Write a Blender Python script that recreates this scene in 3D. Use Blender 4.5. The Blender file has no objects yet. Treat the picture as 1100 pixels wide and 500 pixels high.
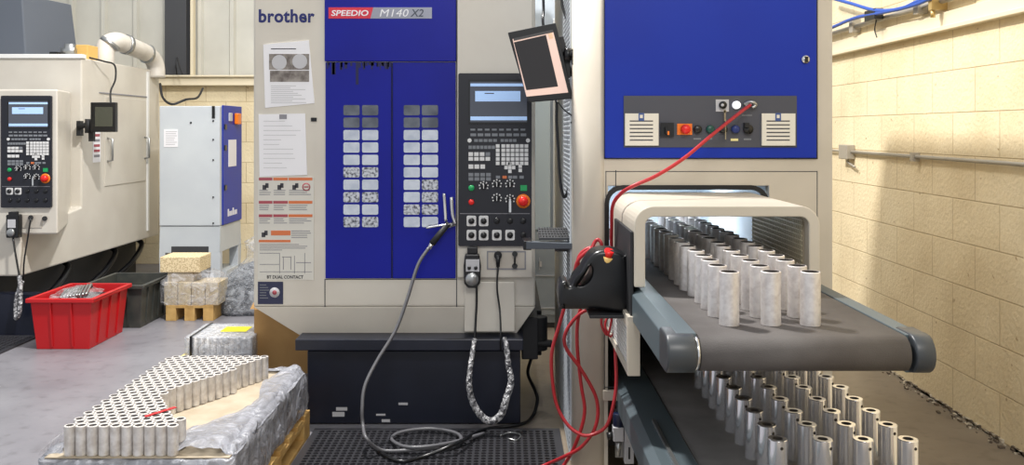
import bpy, bmesh, math, random
from mathutils import Vector, Matrix, noise
random.seed(7)
S = bpy.context.scene
COL = S.collection
F, CX, CY, H = 950.0, 545.0, 140.0, 1.5      # focal length in px, vanishing point, eye height

def wx(px, Y): return (px - CX) * Y / F
def wz(py, Y): return H - (py - CY) * Y / F
def P(px, py, Y): return Vector((wx(px, Y), Y, wz(py, Y)))

# ------------------------------------------------------------------ materials
def lin(c):
    return tuple(((x/255)/12.92 if x/255 <= .04045 else ((x/255+.055)/1.055)**2.4) for x in c) + (1,)
MATS = {}
def mat(name, rgb, rough=.5, metal=0, spec=.5, noise_amt=0, noise_scale=6, rgb2=None, bump=0, bump_scale=40,
        emit=0, alpha=1, trans=0, coat=0, detail=4, lo=.35, hi=.65):
    if name in MATS: return MATS[name]
    m = bpy.data.materials.new(name); m.use_nodes = True
    nt = m.node_tree; N = nt.nodes; L = nt.links
    b = N['Principled BSDF']
    b.inputs['Base Color'].default_value = lin(rgb)
    b.inputs['Roughness'].default_value = rough
    b.inputs['Metallic'].default_value = metal
    b.inputs['Specular IOR Level'].default_value = spec
    b.inputs['Coat Weight'].default_value = coat
    b.inputs['Alpha'].default_value = alpha
    b.inputs['Transmission Weight'].default_value = trans
    if emit:
        b.inputs['Emission Color'].default_value = lin(rgb); b.inputs['Emission Strength'].default_value = emit
    tc = N.new('ShaderNodeTexCoord')
    if rgb2:
        n = N.new('ShaderNodeTexNoise'); n.inputs['Scale'].default_value = noise_scale; n.inputs['Detail'].default_value = detail
        L.new(tc.outputs['Object'], n.inputs['Vector'])
        r = N.new('ShaderNodeValToRGB')
        r.color_ramp.elements[0].position = lo; r.color_ramp.elements[1].position = hi
        r.color_ramp.elements[0].color = lin(rgb); r.color_ramp.elements[1].color = lin(rgb2)
        L.new(n.outputs['Fac'], r.inputs['Fac']); L.new(r.outputs['Color'], b.inputs['Base Color'])
        if emit: L.new(r.outputs['Color'], b.inputs['Emission Color'])
    if bump:
        n2 = N.new('ShaderNodeTexNoise'); n2.inputs['Scale'].default_value = bump_scale; n2.inputs['Detail'].default_value = 5
        L.new(tc.outputs['Object'], n2.inputs['Vector'])
        bp = N.new('ShaderNodeBump'); bp.inputs['Strength'].default_value = bump; bp.inputs['Distance'].default_value = .02
        L.new(n2.outputs['Fac'], bp.inputs['Height']); L.new(bp.outputs['Normal'], b.inputs['Normal'])
    MATS[name] = m
    return m

def block_mat(name, axis, c1, c2, mortar):
    m = bpy.data.materials.new(name); m.use_nodes = True
    nt = m.node_tree; N = nt.nodes; L = nt.links; b = N['Principled BSDF']
    g = N.new('ShaderNodeNewGeometry'); sp = N.new('ShaderNodeSeparateXYZ'); L.new(g.outputs['Position'], sp.inputs[0])
    cb = N.new('ShaderNodeCombineXYZ'); L.new(sp.outputs[axis], cb.inputs[0]); L.new(sp.outputs[2], cb.inputs[1])
    br = N.new('ShaderNodeTexBrick'); L.new(cb.outputs[0], br.inputs['Vector'])
    br.inputs['Scale'].default_value = 1; br.inputs['Brick Width'].default_value = .45; br.inputs['Row Height'].default_value = .2275
    br.inputs['Mortar Size'].default_value = .0045; br.inputs['Mortar Smooth'].default_value = .6
    br.inputs['Color1'].default_value = lin(c1); br.inputs['Color2'].default_value = lin(c2); br.inputs['Mortar'].default_value = lin(mortar)
    br.inputs['Bias'].default_value = -.2
    n = N.new('ShaderNodeTexNoise'); n.inputs['Scale'].default_value = 2.3; n.inputs['Detail'].default_value = 8; L.new(g.outputs['Position'], n.inputs['Vector'])
    mx = N.new('ShaderNodeMixRGB'); mx.blend_type = 'MULTIPLY'; mx.inputs[0].default_value = .35
    r = N.new('ShaderNodeValToRGB'); r.color_ramp.elements[0].position = .3; r.color_ramp.elements[1].position = .6
    r.color_ramp.elements[0].color = lin((200, 185, 160)); r.color_ramp.elements[1].color = (1, 1, 1, 1)
    L.new(n.outputs['Fac'], r.inputs['Fac']); L.new(br.outputs['Color'], mx.inputs[1]); L.new(r.outputs['Color'], mx.inputs[2])
    # paint chips
    v = N.new('ShaderNodeTexNoise'); v.inputs['Scale'].default_value = 26; v.inputs['Detail'].default_value = 3; L.new(g.outputs['Position'], v.inputs['Vector'])
    r2 = N.new('ShaderNodeValToRGB'); r2.color_ramp.elements[0].position = .70; r2.color_ramp.elements[1].position = .74
    r2.color_ramp.elements[0].color = (0, 0, 0, 1); r2.color_ramp.elements[1].color = (1, 1, 1, 1)
    L.new(v.outputs['Fac'], r2.inputs['Fac'])
    mx2 = N.new('ShaderNodeMixRGB'); mx2.inputs[2].default_value = lin((190, 165, 125)); L.new(r2.outputs['Color'], mx2.inputs[0]); L.new(mx.outputs[0], mx2.inputs[1])
    L.new(mx2.outputs[0], b.inputs['Base Color'])
    b.inputs['Roughness'].default_value = .55
    n3 = N.new('ShaderNodeTexNoise'); n3.inputs['Scale'].default_value = 45; n3.inputs['Detail'].default_value = 5; L.new(g.outputs['Position'], n3.inputs['Vector'])
    ma = N.new('ShaderNodeMath'); ma.operation = 'MULTIPLY_ADD'; ma.inputs[1].default_value = -1.6; L.new(br.outputs['Fac'], ma.inputs[0]); L.new(n3.outputs['Fac'], ma.inputs[2])
    bp = N.new('ShaderNodeBump'); bp.inputs['Strength'].default_value = .45; bp.inputs['Distance'].default_value = .012
    L.new(ma.outputs[0], bp.inputs['Height']); L.new(bp.outputs['Normal'], b.inputs['Normal'])
    return m

def floor_mat():
    m = bpy.data.materials.new('concrete_floor'); m.use_nodes = True
    nt = m.node_tree; N = nt.nodes; L = nt.links; b = N['Principled BSDF']
    g = N.new('ShaderNodeNewGeometry'); sp = N.new('ShaderNodeSeparateXYZ'); L.new(g.outputs['Position'], sp.inputs[0])
    n = N.new('ShaderNodeTexNoise'); n.inputs['Scale'].default_value = 1.1; n.inputs['Detail'].default_value = 9; n.inputs['Roughness'].default_value = .62; L.new(g.outputs['Position'], n.inputs['Vector'])
    r = N.new('ShaderNodeValToRGB'); e = r.color_ramp.elements
    e[0].position = .33; e[0].color = lin((114, 113, 119)); e[1].position = .66; e[1].color = lin((138, 137, 143))
    L.new(n.outputs['Fac'], r.inputs['Fac'])
    r3 = N.new('ShaderNodeValToRGB'); e = r3.color_ramp.elements          # dusty brown concrete of the aisle to the right
    e[0].position = .35; e[0].color = lin((112, 101, 89)); e[1].position = .68; e[1].color = lin((142, 130, 114))
    L.new(n.outputs['Fac'], r3.inputs['Fac'])
    mr = N.new('ShaderNodeMapRange'); mr.inputs[1].default_value = -.35; mr.inputs[2].default_value = .25; L.new(sp.outputs[0], mr.inputs[0])
    mx = N.new('ShaderNodeMixRGB'); L.new(mr.outputs[0], mx.inputs[0]); L.new(r.outputs['Color'], mx.inputs[1]); L.new(r3.outputs['Color'], mx.inputs[2])
    n4 = N.new('ShaderNodeTexNoise'); n4.inputs['Scale'].default_value = 12; n4.inputs['Detail'].default_value = 6; L.new(g.outputs['Position'], n4.inputs['Vector'])
    r4 = N.new('ShaderNodeValToRGB'); e = r4.color_ramp.elements
    e[0].position = .28; e[0].color = lin((150, 145, 140)); e[1].position = .45; e[1].color = (1, 1, 1, 1); L.new(n4.outputs['Fac'], r4.inputs['Fac'])
    m2 = N.new('ShaderNodeMixRGB'); m2.blend_type = 'MULTIPLY'; m2.inputs[0].default_value = .35; L.new(mx.outputs[0], m2.inputs[1]); L.new(r4.outputs['Color'], m2.inputs[2])
    L.new(m2.outputs[0], b.inputs['Base Color'])
    b.inputs['Roughness'].default_value = .38
    bp = N.new('ShaderNodeBump'); bp.inputs['Strength'].default_value = .12; bp.inputs['Distance'].default_value = .01
    L.new(n4.outputs['Fac'], bp.inputs['Height']); L.new(bp.outputs['Normal'], b.inputs['Normal'])
    return m

CREAM = mat('machine_cream_paint', (206, 201, 190), .38, rgb2=(198, 192, 181), noise_scale=3, coat=.15)
CREAM2 = mat('finisher_cream_paint', (200, 192, 178), .4, rgb2=(190, 182, 167), noise_scale=3)
CREAMD = mat('machine_lower_grey_paint', (184, 177, 166), .42)
WHITE = mat('white_paint', (226, 226, 224), .4)
PAPER = mat('paper_white', (228, 228, 232), .7)
LGREY = mat('light_grey_paint', (196, 202, 206), .45, rgb2=(184, 190, 196), noise_scale=2)
CABG = mat('cabinet_blue_grey_steel', (158, 168, 178), .35, metal=.15, rgb2=(140, 150, 162), noise_scale=4)
BLUE = mat('deep_blue_paint', (6, 16, 134), .36, spec=.3, rgb2=(9, 22, 146), noise_scale=2)
BLUEL = mat('blue_door_upper_paint', (28, 38, 132), .38)
BLUE2 = mat('finisher_blue_paint', (5, 40, 152), .42, spec=.3, rgb2=(7, 45, 160), noise_scale=1.5)
BLACK = mat('black_plastic', (14, 15, 18), .3)
BLACKM = mat('black_matte', (26, 27, 30), .6)
PANELB = mat('panel_black', (22, 24, 34), .4)
NAVY = mat('dark_navy_steel', (20, 24, 38), .35, rgb2=(27, 31, 46), noise_scale=5)
DGREY = mat('dark_grey_metal', (62, 63, 66), .5)
SLATE = mat('slate_blue_rail', (84, 96, 102), .45, metal=.2)
ENDCAP = mat('roller_end_cap', (58, 62, 66), .38)
GALV = mat('galvanised_steel', (170, 172, 172), .35, metal=.9)
STEEL = mat('bright_steel', (215, 215, 215), .18, metal=1)
ALU = mat('blasted_aluminium', (226, 222, 220), .42, metal=.55, rgb2=(206, 200, 198), noise_scale=60, lo=.4, hi=.7)
ALUP = mat('dull_aluminium', (196, 190, 184), .42, metal=.4, rgb2=(228, 225, 222), noise_scale=30)
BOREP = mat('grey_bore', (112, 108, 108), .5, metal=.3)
CHROME = mat('polished_aluminium', (246, 246, 250), .13, metal=.85)
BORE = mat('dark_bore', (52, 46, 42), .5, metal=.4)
BELT = mat('belt_dark_grey', (88, 84, 82), .75, rgb2=(76, 71, 69), noise_scale=7, bump=.15, bump_scale=300)
BELTB = mat('belt_roller_brown', (74, 66, 62), .6, rgb2=(58, 52, 50), noise_scale=10)
RED = mat('red_plastic', (186, 20, 26), .42)
REDH = mat('red_hose_rubber', (168, 34, 42), .4)
GREYH = mat('grey_hose_rubber', (92, 92, 96), .4)
BLUEH = mat('blue_air_hose', (40, 84, 178), .35)
CRATE = mat('grey_green_crate', (52, 55, 53), .5, rgb2=(72, 72, 66), noise_scale=12)
CARD = mat('brown_cardboard', (190, 148, 92), .8, rgb2=(176, 135, 82), noise_scale=5)
CARDL = mat('pale_card_sheet', (178, 166, 146), .8, rgb2=(164, 150, 128), noise_scale=9)
WOOD = mat('pallet_wood', (206, 170, 106), .75, rgb2=(182, 144, 84), noise_scale=14)
YEL = mat('yellow_tape', (238, 226, 20), .5)
YELP = mat('pale_yellow_wood', (226, 200, 110), .7)
ORANGE = mat('orange_plastic', (232, 120, 24), .35)
REDB = mat('red_button', (214, 30, 26), .3)
GREEN = mat('green_button', (20, 150, 84), .35)
KEYW = mat('key_white', (214, 214, 214), .5)
KEYG = mat('key_grey', (120, 124, 130), .5)
SCR = mat('screen_dark', (70, 74, 84), .15, emit=.25)
SCRB = mat('screen_blue', (160, 190, 230), .3, emit=.35)
SCRD = mat('monitor_black_screen', (40, 38, 40), .15, emit=.1)
SCRP = mat('monitor_pink_screen', (226, 196, 184), .3, emit=.3)
WIND = mat('window_dark_glass', (92, 96, 104), .12, metal=.7, rgb2=(120, 124, 132), noise_scale=14)
WINB = mat('window_bright_glass', (190, 196, 208), .12, metal=.7, rgb2=(214, 218, 226), noise_scale=16)
WINP = mat('window_swarf_glass', (84, 84, 92), .14, metal=.6, rgb2=(206, 208, 214), noise_scale=70, detail=7, lo=.36, hi=.56)
MESHM = mat('perforated_steel', (150, 140, 120), .5, metal=.4)
SWARF = mat('aluminium_swarf', (128, 132, 138), .35, metal=.5, rgb2=(70, 74, 82), noise_scale=60, bump=1, bump_scale=90)
CLAD = mat('cladding_sheet', (200, 198, 188), .5, rgb2=(186, 184, 174), noise_scale=2)
BEAM = mat('cream_beam', (226, 214, 186), .55)
CONG = mat('conduit_galvanised', (176, 170, 158), .45, metal=.3)
REDT = mat('badge_red', (206, 44, 66), .4)
INKO = mat('label_orange', (204, 112, 66), .6)
INKR = mat('label_mauve_red', (160, 74, 84), .6)
INKG = mat('print_grey', (134, 134, 140), .7)
INKL = mat('print_light_grey', (186, 186, 190), .7)
INKD = mat('print_dark', (60, 60, 66), .7)
INKB = mat('print_brown_photo', (96, 88, 84), .6, rgb2=(150, 144, 138), noise_scale=30)
LOGOB = mat('logo_navy', (28, 34, 100), .4)
SILV = mat('badge_silver', (152, 154, 166), .3, metal=.5)
STAIN = mat('dark_oil_stain', (6, 9, 64), .5)
WHITEL = mat('lamp_white', (250, 250, 255), .3, emit=.6)
KNAVY = mat('knob_navy', (26, 34, 64), .4)

def film_mat(name, rgb, op, bscale=14, bstr=1, rough=.22):
    m = bpy.data.materials.new(name); m.use_nodes = True
    nt = m.node_tree; N = nt.nodes; L = nt.links; b = N['Principled BSDF']
    b.inputs['Base Color'].default_value = lin(rgb); b.inputs['Roughness'].default_value = rough
    tc = N.new('ShaderNodeTexCoord')
    n = N.new('ShaderNodeTexNoise'); n.inputs['Scale'].default_value = bscale; n.inputs['Detail'].default_value = 6; n.inputs['Distortion'].default_value = 1.5
    L.new(tc.outputs['Object'], n.inputs['Vector'])
    bp = N.new('ShaderNodeBump'); bp.inputs['Strength'].default_value = bstr; bp.inputs['Distance'].default_value = .03
    L.new(n.outputs['Fac'], bp.inputs['Height']); L.new(bp.outputs['Normal'], b.inputs['Normal'])
    r = N.new('ShaderNodeMapRange'); r.inputs[1].default_value = .35; r.inputs[2].default_value = .65
    r.inputs[3].default_value = max(0, op-.2); r.inputs[4].default_value = min(1, op+.2)
    L.new(n.outputs['Fac'], r.inputs[0]); L.new(r.outputs[0], b.inputs['Alpha'])
    return m
FILM = film_mat('clear_stretch_wrap', (206, 206, 210), .26)
FILMG = film_mat('grey_crinkled_wrap', (152, 154, 162), .82, 9)
FILMB = film_mat('clear_bag_plastic', (206, 210, 216), .28, 10)
SPIRAL = mat('silver_spiral_wrap', (196, 196, 198), .35, metal=.3, rgb2=(84, 84, 88), noise_scale=55, bump=1, bump_scale=70, lo=.42, hi=.58)

# ------------------------------------------------------------------ mesh builder
def root_of(o):
    while o.parent: o = o.parent
    return o

class MB:
    def __init__(s): s.v = []; s.f = []; s.mi = []; s.sm = []
    def add(s, vs, fs, m=0, sm=False):
        b = len(s.v); s.v += [Vector(v) for v in vs]
        for f in fs: s.f.append([b+i for i in f]); s.mi.append(m); s.sm.append(sm)
        return s
    def box(s, x0, x1, y0, y1, z0, z1, m=0):
        vs = [(x, y, z) for x in (x0, x1) for y in (y0, y1) for z in (z0, z1)]
        return s.add(vs, [(0,1,3,2),(4,6,7,5),(0,4,5,1),(2,3,7,6),(0,2,6,4),(1,5,7,3)], m)
    def hull8(s, a, b, m=0):       # two quads a (4) and b (4) bridged
        return s.add(list(a)+list(b), [(0,1,2,3),(7,6,5,4),(0,4,5,1),(1,5,6,2),(2,6,7,3),(3,7,4,0)], m)
    def prism(s, poly, axis, a, b, m=0, sm=False):
        n = len(poly)
        def mk(p, t):
            return {'y': (p[0], t, p[1]), 'x': (t, p[0], p[1]), 'z': (p[0], p[1], t)}[axis]
        vs = [mk(p, a) for p in poly] + [mk(p, b) for p in poly]
        s.add(vs, [list(range(n)), list(range(2*n-1, n-1, -1))], m)
        b0 = len(s.v) - 2*n
        for i in range(n):
            j = (i+1) % n; s.f.append([b0+i, b0+n+i, b0+n+j, b0+j]); s.mi.append(m); s.sm.append(sm)
        return s
    def cyl(s, p0, p1, r0, r1=None, n=20, m=0, caps=True):
        r1 = r0 if r1 is None else r1
        p0 = Vector(p0); p1 = Vector(p1); d = (p1-p0).normalized()
        u = d.orthogonal().normalized(); w = d.cross(u)
        vs = []
        for p, r in ((p0, r0), (p1, r1)):
            for i in range(n):
                a = 2*math.pi*i/n; vs.append(p + (u*math.cos(a) + w*math.sin(a))*r)
        s.add(vs, [(i, (i+1) % n, n+(i+1) % n, n+i) for i in range(n)], m, True)
        if caps:
            s.add(vs[:n], [list(range(n))[::-1]], m); s.add(vs[n:], [list(range(n))], m)
        return s
    def tube(s, pts, r, n=8, m=0, smooth=6, rad=None):
        pts = spline(pts, smooth) if smooth else [Vector(p) for p in pts]
        k = len(pts); u = None; vs = []
        for i, p in enumerate(pts):
            d = (pts[min(i+1, k-1)] - pts[max(i-1, 0)]).normalized()
            u = d.orthogonal().normalized() if u is None else (u - d*u.dot(d)).normalized()
            w = d.cross(u); rr = r if rad is None else rad(i/(k-1))*r
            for j in range(n):
                a = 2*math.pi*j/n; vs.append(p + (u*math.cos(a)+w*math.sin(a))*rr)
        fs = [(i*n+j, i*n+(j+1) % n, (i+1)*n+(j+1) % n, (i+1)*n+j) for i in range(k-1) for j in range(n)]
        s.add(vs, fs, m, True)
        s.add(vs[:n], [list(range(n))[::-1]], m); s.add(vs[-n:], [list(range(n))], m)
        return s
    def lathe(s, prof, c, n=24, m=0, axis='z', closed=False):
        c = Vector(c); vs = []
        for r, h in prof:
            for j in range(n):
                a = 2*math.pi*j/n; x, y = r*math.cos(a), r*math.sin(a)
                vs.append(c + Vector({'z': (x, y, h), 'y': (x, -h, y), 'x': (h, x, y)}[axis]))   # axis y: grows towards -Y
        k = len(prof)
        fs = [(i*n+j, i*n+(j+1) % n, (i+1)*n+(j+1) % n, (i+1)*n+j) for i in range(k-1) for j in range(n)]
        if axis == 'x': fs = [f[::-1] for f in fs] if False else fs
        s.add(vs, fs, m, True)
        if not closed:
            if prof[0][0] > 1e-6: s.add(vs[:n], [list(range(n))[::-1]], m)
            if prof[-1][0] > 1e-6: s.add(vs[-n:], [list(range(n))], m)
        return s
    def xf(s, M, start=0):
        for i in range(start, len(s.v)): s.v[i] = M @ s.v[i]
        return s
    def build(s, name, mats, parent=None, bevel=0, seg=2, auto=False):
        if not isinstance(mats, (list, tuple)): mats = [mats]
        if parent: off = root_of(parent).location.copy()
        else:
            lo = [min(v[i] for v in s.v) for i in range(3)]; hi = [max(v[i] for v in s.v) for i in range(3)]
            off = Vector(((lo[0]+hi[0])/2, (lo[1]+hi[1])/2, lo[2]))
        me = bpy.data.meshes.new(name)
        me.from_pydata([tuple(v-off) for v in s.v], [], s.f)
        for m in mats: me.materials.append(m)
        for p, mi, sm in zip(me.polygons, s.mi, s.sm): p.material_index = mi; p.use_smooth = sm
        bm = bmesh.new(); bm.from_mesh(me); bmesh.ops.remove_doubles(bm, verts=bm.verts, dist=1e-5)
        bmesh.ops.recalc_face_normals(bm, faces=bm.faces); bm.to_mesh(me); bm.free()
        o = bpy.data.objects.new(name, me); COL.objects.link(o)
        if parent: o.parent = parent
        else: o.location = off
        if bevel:
            md = o.modifiers.new('bevel', 'BEVEL'); md.width = bevel; md.segments = seg; md.limit_method = 'ANGLE'; md.angle_limit = .7
            md.harden_normals = False
        return o

def spline(pts, k=6):
    pts = [Vector(p) for p in pts]
    if len(pts) < 3: return pts
    q = [pts[0]*2-pts[1]] + pts + [pts[-1]*2-pts[-2]]; out = []
    for i in range(1, len(q)-2):
        a, b, c, d = q[i-1:i+3]
        for j in range(k):
            t = j/k
            out.append(.5*((2*b)+(c-a)*t+(2*a-5*b+4*c-d)*t*t+(3*b-a-3*c+d)*t**3))
    out.append(pts[-1]); return out

def tag(o, label, cat, group=None, kind=None):
    o['label'] = label; o['category'] = cat
    if group: o['group'] = group
    if kind: o['kind'] = kind
    return o
def thing(name, loc, label, cat, group=None):
    o = bpy.data.objects.new(name, None); COL.objects.link(o); o.location = loc; o.empty_display_size = .1
    return tag(o, label, cat, group)
def struct(o): o['kind'] = 'structure'; return o
def lab(o, s): o['label'] = s; return o

def bx(name, m, parent, x0, x1, y0, y1, z0, z1, bevel=0):
    return MB().box(x0, x1, y0, y1, z0, z1).build(name, m, parent, bevel)
def fb(b, p0, q0, p1, q1, Y, d, m=0):         # box with its face at distance Y, reaching d deep behind it
    return b.box(wx(p0, Y), wx(p1, Y), Y, Y+d, wz(q1, Y), wz(q0, Y), m)

def rrect(x0, x1, z0, z1, r, n=5):
    out = []
    for cx, cz, a0 in ((x1-r, z1-r, 0), (x0+r, z1-r, 90), (x0+r, z0+r, 180), (x1-r, z0+r, 270)):
        for i in range(n+1):
            a = math.radians(a0+90*i/n); out.append((cx+r*math.cos(a), cz+r*math.sin(a)))
    return out

def text(body, x0, x1, z0, z1, Y, m, parent, name='lettering', bold=.02, shear=0, depth=.002, axis='y', spacing=1):
    cu = bpy.data.curves.new(name, 'FONT'); cu.body = body; cu.size = 1; cu.extrude = .01; cu.offset = bold; cu.shear = shear
    cu.space_character = spacing; cu.resolution_u = 3
    o = bpy.data.objects.new(name, cu); COL.objects.link(o)
    me = bpy.data.meshes.new_from_object(o.evaluated_get(bpy.context.evaluated_depsgraph_get()))
    bpy.data.objects.remove(o); me.name = name
    xs = [v.co.x for v in me.vertices]; ys = [v.co.y for v in me.vertices]
    ax, bxx, ay, by = min(xs), max(xs), min(ys), max(ys)
    off = root_of(parent).location
    for v in me.vertices:
        u = (v.co.x-ax)/(bxx-ax); w = (v.co.y-ay)/(by-ay); t = depth if v.co.z > 0 else 0
        if axis == 'y': p = Vector((x0+(x1-x0)*u, Y-t, z0+(z1-z0)*w))
        else: p = Vector((Y+t, x0+(x1-x0)*u, z0+(z1-z0)*w))
        v.co = p-off
    me.materials.clear(); me.materials.append(m)
    ob = bpy.data.objects.new(name, me); COL.objects.link(ob); ob.parent = parent
    return ob

# ================================================================== SETTING
XW, YW = 2.38, 9.9
f = MB(); f.box(-7, XW, -1.5, YW, -.1, 0); struct(f.build('floor', floor_mat()))
wr = MB(); wr.box(XW, XW+.2, -1.5, YW+.2, 0, 4.6); struct(wr.build('wall_right', block_mat('painted_blocks_right', 1, (242, 226, 190), (238, 221, 184), (212, 192, 154))))
wb = MB(); wb.box(-7, XW, YW, YW+.2, 0, wz(84, YW)); struct(wb.build('wall_back', block_mat('painted_blocks_back', 0, (236, 222, 188), (228, 212, 176), (196, 176, 138))))
# ribbed cladding above the block wall
cl = MB(); x = -7.0; zb = wz(84, YW); ztop = 4.6
prof = []
while x < XW:
    prof += [(x, YW+.02), (x+.28, YW+.02), (x+.30, YW-.02), (x+.34, YW-.02), (x+.36, YW+.02)]; x += .36
prof = [(min(a, XW), b) for a, b in prof]
vs = [(a, b, zb) for a, b in prof] + [(a, b, ztop) for a, b in prof] + [(a, b+.04, zb) for a, b in prof] + [(a, b+.04, ztop) for a, b in prof]
n = len(prof)
cl.add(vs, [(i, i+1, n+i+1, n+i) for i in range(n-1)] + [(2*n+i+1, 2*n+i, 3*n+i, 3*n+i+1) for i in range(n-1)])
struct(cl.build('wall_back_upper', CLAD))
b = MB(); b.box(-7, XW-.01, YW-.12, YW, wz(92, YW-.1), wz(81, YW-.1)); b.box(-7, XW-.01, YW-.16, YW, wz(83, YW-.1), wz(81, YW-.1)); struct(b.build('trim_1', BEAM, bevel=.006))
# ledge along the right wall
b = MB(); b.box(XW-.05, XW, 2.2, YW-.2, 2.035, 2.06); b.box(XW-.02, XW, 2.2, YW-.2, 2.06, 2.14); struct(b.build('trim_2', BEAM, bevel=.004))
# steel column on the back wall
b = MB(); Yc = YW-.15
b.box(wx(177, Yc), wx(200, Yc), Yc, Yc+.02, zb+.03, 4.6); b.box(wx(187, Yc), wx(190, Yc), Yc+.02, Yc+.13, zb+.03, 4.6); b.box(wx(177, Yc), wx(200, Yc), Yc+.12, Yc+.14, zb+.03, 4.6)
struct(b.build('trim_3', DGREY))
b = MB(); b.box(wx(203, Yc), wx(206, Yc), Yc+.04, Yc+.12, zb+.03, 4.6); struct(b.build('trim_4', BEAM))

# ================================================================== control panel used on both machining centres
def hmi(parent, X0, Zt, Y, W, Hh, dim=1):
    sx, sz = W/78., Hh/184.
    def R(b, u0, v0, u1, v1, d, m=0, y=Y):
        b.box(X0+u0*sx, X0+u1*sx, y-d, y, Zt-v1*sz, Zt-v0*sz, m)
    cp = MB(); cp.prism([(X0+a*sx, Zt-c*sz) for a, c in rrect(0, 78, 0, 184, 2)], 'y', Y-.02, Y+.0)
    cp.box(X0+2*sx, X0+76*sx, Y-.0215, Y-.02, Zt-149.6*sz, Zt-149*sz, 1)
    cpo = cp.build('control_panel', [PANELB, INKG], parent)
    y = Y-.02
    sc = MB(); R(sc, 11, 7, 74, 54, .004, 0, y); R(sc, 12.5, 9, 73, 52, .0045, 1, y)
    R(sc, 13, 11, 73, 14, .005, 2, y); R(sc, 18, 19, 66, 30, .005, 2, y); R(sc, 28, 21, 38, 22, .0055, 3, y); R(sc, 13, 46, 73, 50, .005, 2, y)
    sc.build('display_screen', [BLACK, SCR, SCRB, INKD], cpo)
    k = MB()
    for i in range(8): R(k, 13+7.6*i, 59, 18+7.6*i, 61, .006, 1, y)
    for i in range(8): R(k, 13+7.6*i, 64, 19+7.6*i, 67, .005, 1, y)
    for i in range(5): R(k, 17+5*i, 70, 21+5*i, 73, .005, 1, y)
    for i in range(4): R(k, 45+4.4*i, 70, 48.6+4.4*i, 73, .005, 1, y)
    for i in range(7): R(k, 11+4.1*i, 77, 14.4+4.1*i, 80.5, .005, 1, y)
    k.build('function_keys', [KEYW, KEYG, INKO], cpo); k = MB()
    for i in range(7):
        for j in range(5): R(k, 40+4.9*i+(1 if i else 0), 75.5+4.6*j, 43.9+4.9*i+(1 if i else 0), 79.2+4.6*j, .006, 0, y)
    k.build('letter_keypad', [KEYW, KEYG, INKO], cpo); k = MB()
    for i in range(4):
        for j in range(2): R(k, 11+6*i, 84+5*j, 15.8+6*i, 88+5*j, .006, 0 if (i, j) != (3, 0) else 1, y)
    k.build('axis_keys', [KEYW, KEYG, INKO], cpo); k = MB()
    for i in range(3): R(k, 11+6.2*i, 97, 16+6.2*i, 101.5, .006, 0, y)
    k.build('mode_keys', [KEYW, KEYG, INKO], cpo); k = MB()
    for i in range(4):
        for j in range(2): R(k, 11+6.2*i, 106+4.6*j, 16+6.2*i, 109.6+4.6*j, .005, 1, y)
    k.build('operation_keys', [KEYW, KEYG, INKO], cpo); k = MB()
    for a, c in ((49, 98.5), (53, 98.5), (57, 98.5), (53, 102.5), (53, 94.5), (64, 97), (64, 101.5)): R(k, a, c, a+3.6, c+3.6, .006, 0, y)
    for a, mm in ((40, 1), (47, 2), (53, 1), (58, 1), (65, 1)): R(k, a, 109, a+4.5, 112, .005, mm, y)
    k.build('arrow_keys', [KEYW, KEYG, INKO], cpo)
    for u in (12, 74):
        b = MB(); b.cyl((X0+u*sx, y, Zt-71.5*sz), (X0+u*sx, y-.006, Zt-71.5*sz), 2.2*sx, n=14); b.build('round_key', KEYW, cpo)
    def disc(name, u, v, r, m, d=.012, lbl=None, ring=None):
        b = MB(); c = (X0+u*sx, y, Zt-v*sz)
        b.lathe([(r*sx, 0), (r*sx, d*.7), (r*.8*sx, d), (0.0001, d)], c, 18, 0, 'y')
        if ring:
            b.lathe([(r*1.45*sx, 0), (r*1.45*sx, .003), (r*sx, .0035)], c, 18, 1, 'y', True)
        o = b.build(name, [m, ring] if ring else m, cpo)
        if lbl: lab(o, lbl)
        return o
    disc('push_button', 14, 122, 3.2, GREEN, lbl='green start push button')
    disc('push_button', 14, 137, 3, REDB, lbl='red stop push button')
    b = MB(); R(b, 66, 119, 73, 125, .006, 0, y); lab(b.build('push_button', GREEN, cpo), 'green square push button')
    disc('emergency_stop', 69, 136, 5.2, REDB, .035, 'red emergency stop on an orange collar', ORANGE)
    for u, v in ((27, 120), (41, 118), (55, 118), (41, 133), (55, 134)):
        b = MB(); c = (X0+u*sx, y, Zt-v*sz)
        b.lathe([(3*sx, 0), (2.6*sx, .018), (.0001, .018)], c, 14, 0, 'y')
        for t in range(7):
            a = math.radians(-30+40*t); b.cyl((c[0]+4.6*sx*math.cos(a), y, c[2]+4.6*sx*math.sin(a)), (c[0]+4.6*sx*math.cos(a), y-.002, c[2]+4.6*sx*math.sin(a)), .9*sx, n=6, m=1)
        b.box(c[0]-.4*sx, c[0]+.4*sx, y-.022, y-.016, c[2]-2.4*sx, c[2]+2.4*sx, 1)
        b.build('rotary_knob', [BLACK, KEYW], cpo)
    b = MB(); b.cyl((X0+55*sx, y-.02, Zt-134*sz), (X0+55*sx, y-.045, Zt-134*sz), 1.2*sx, n=8); b.box(X0+53.8*sx, X0+56.2*sx, y-.05, y-.046, Zt-147*sz, Zt-135*sz); b.build('key', STEEL, cpo)
    white = [(14, 157), (27, 157), (14, 172), (27, 172), (41, 172), (55, 172)]
    dark = [(41, 157), (55, 157), (69, 157), (69, 172)]
    if dim < 1: white, dark = white[:2], dark + white[2:]
    for u, v in white:
        b = MB(); b.prism([(X0+a*sx, Zt-c*sz) for a, c in rrect(u-5, u+5, v-5.5, v+5.5, 1.5)], 'y', y-.005, y, 0)
        b.lathe([(3.4*sx, .005), (3*sx, .018), (.0001, .018)], (X0+u*sx, y, Zt-v*sz), 14, 1, 'y'); b.build('selector_switch', [KEYW, BLACK], cpo)
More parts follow.
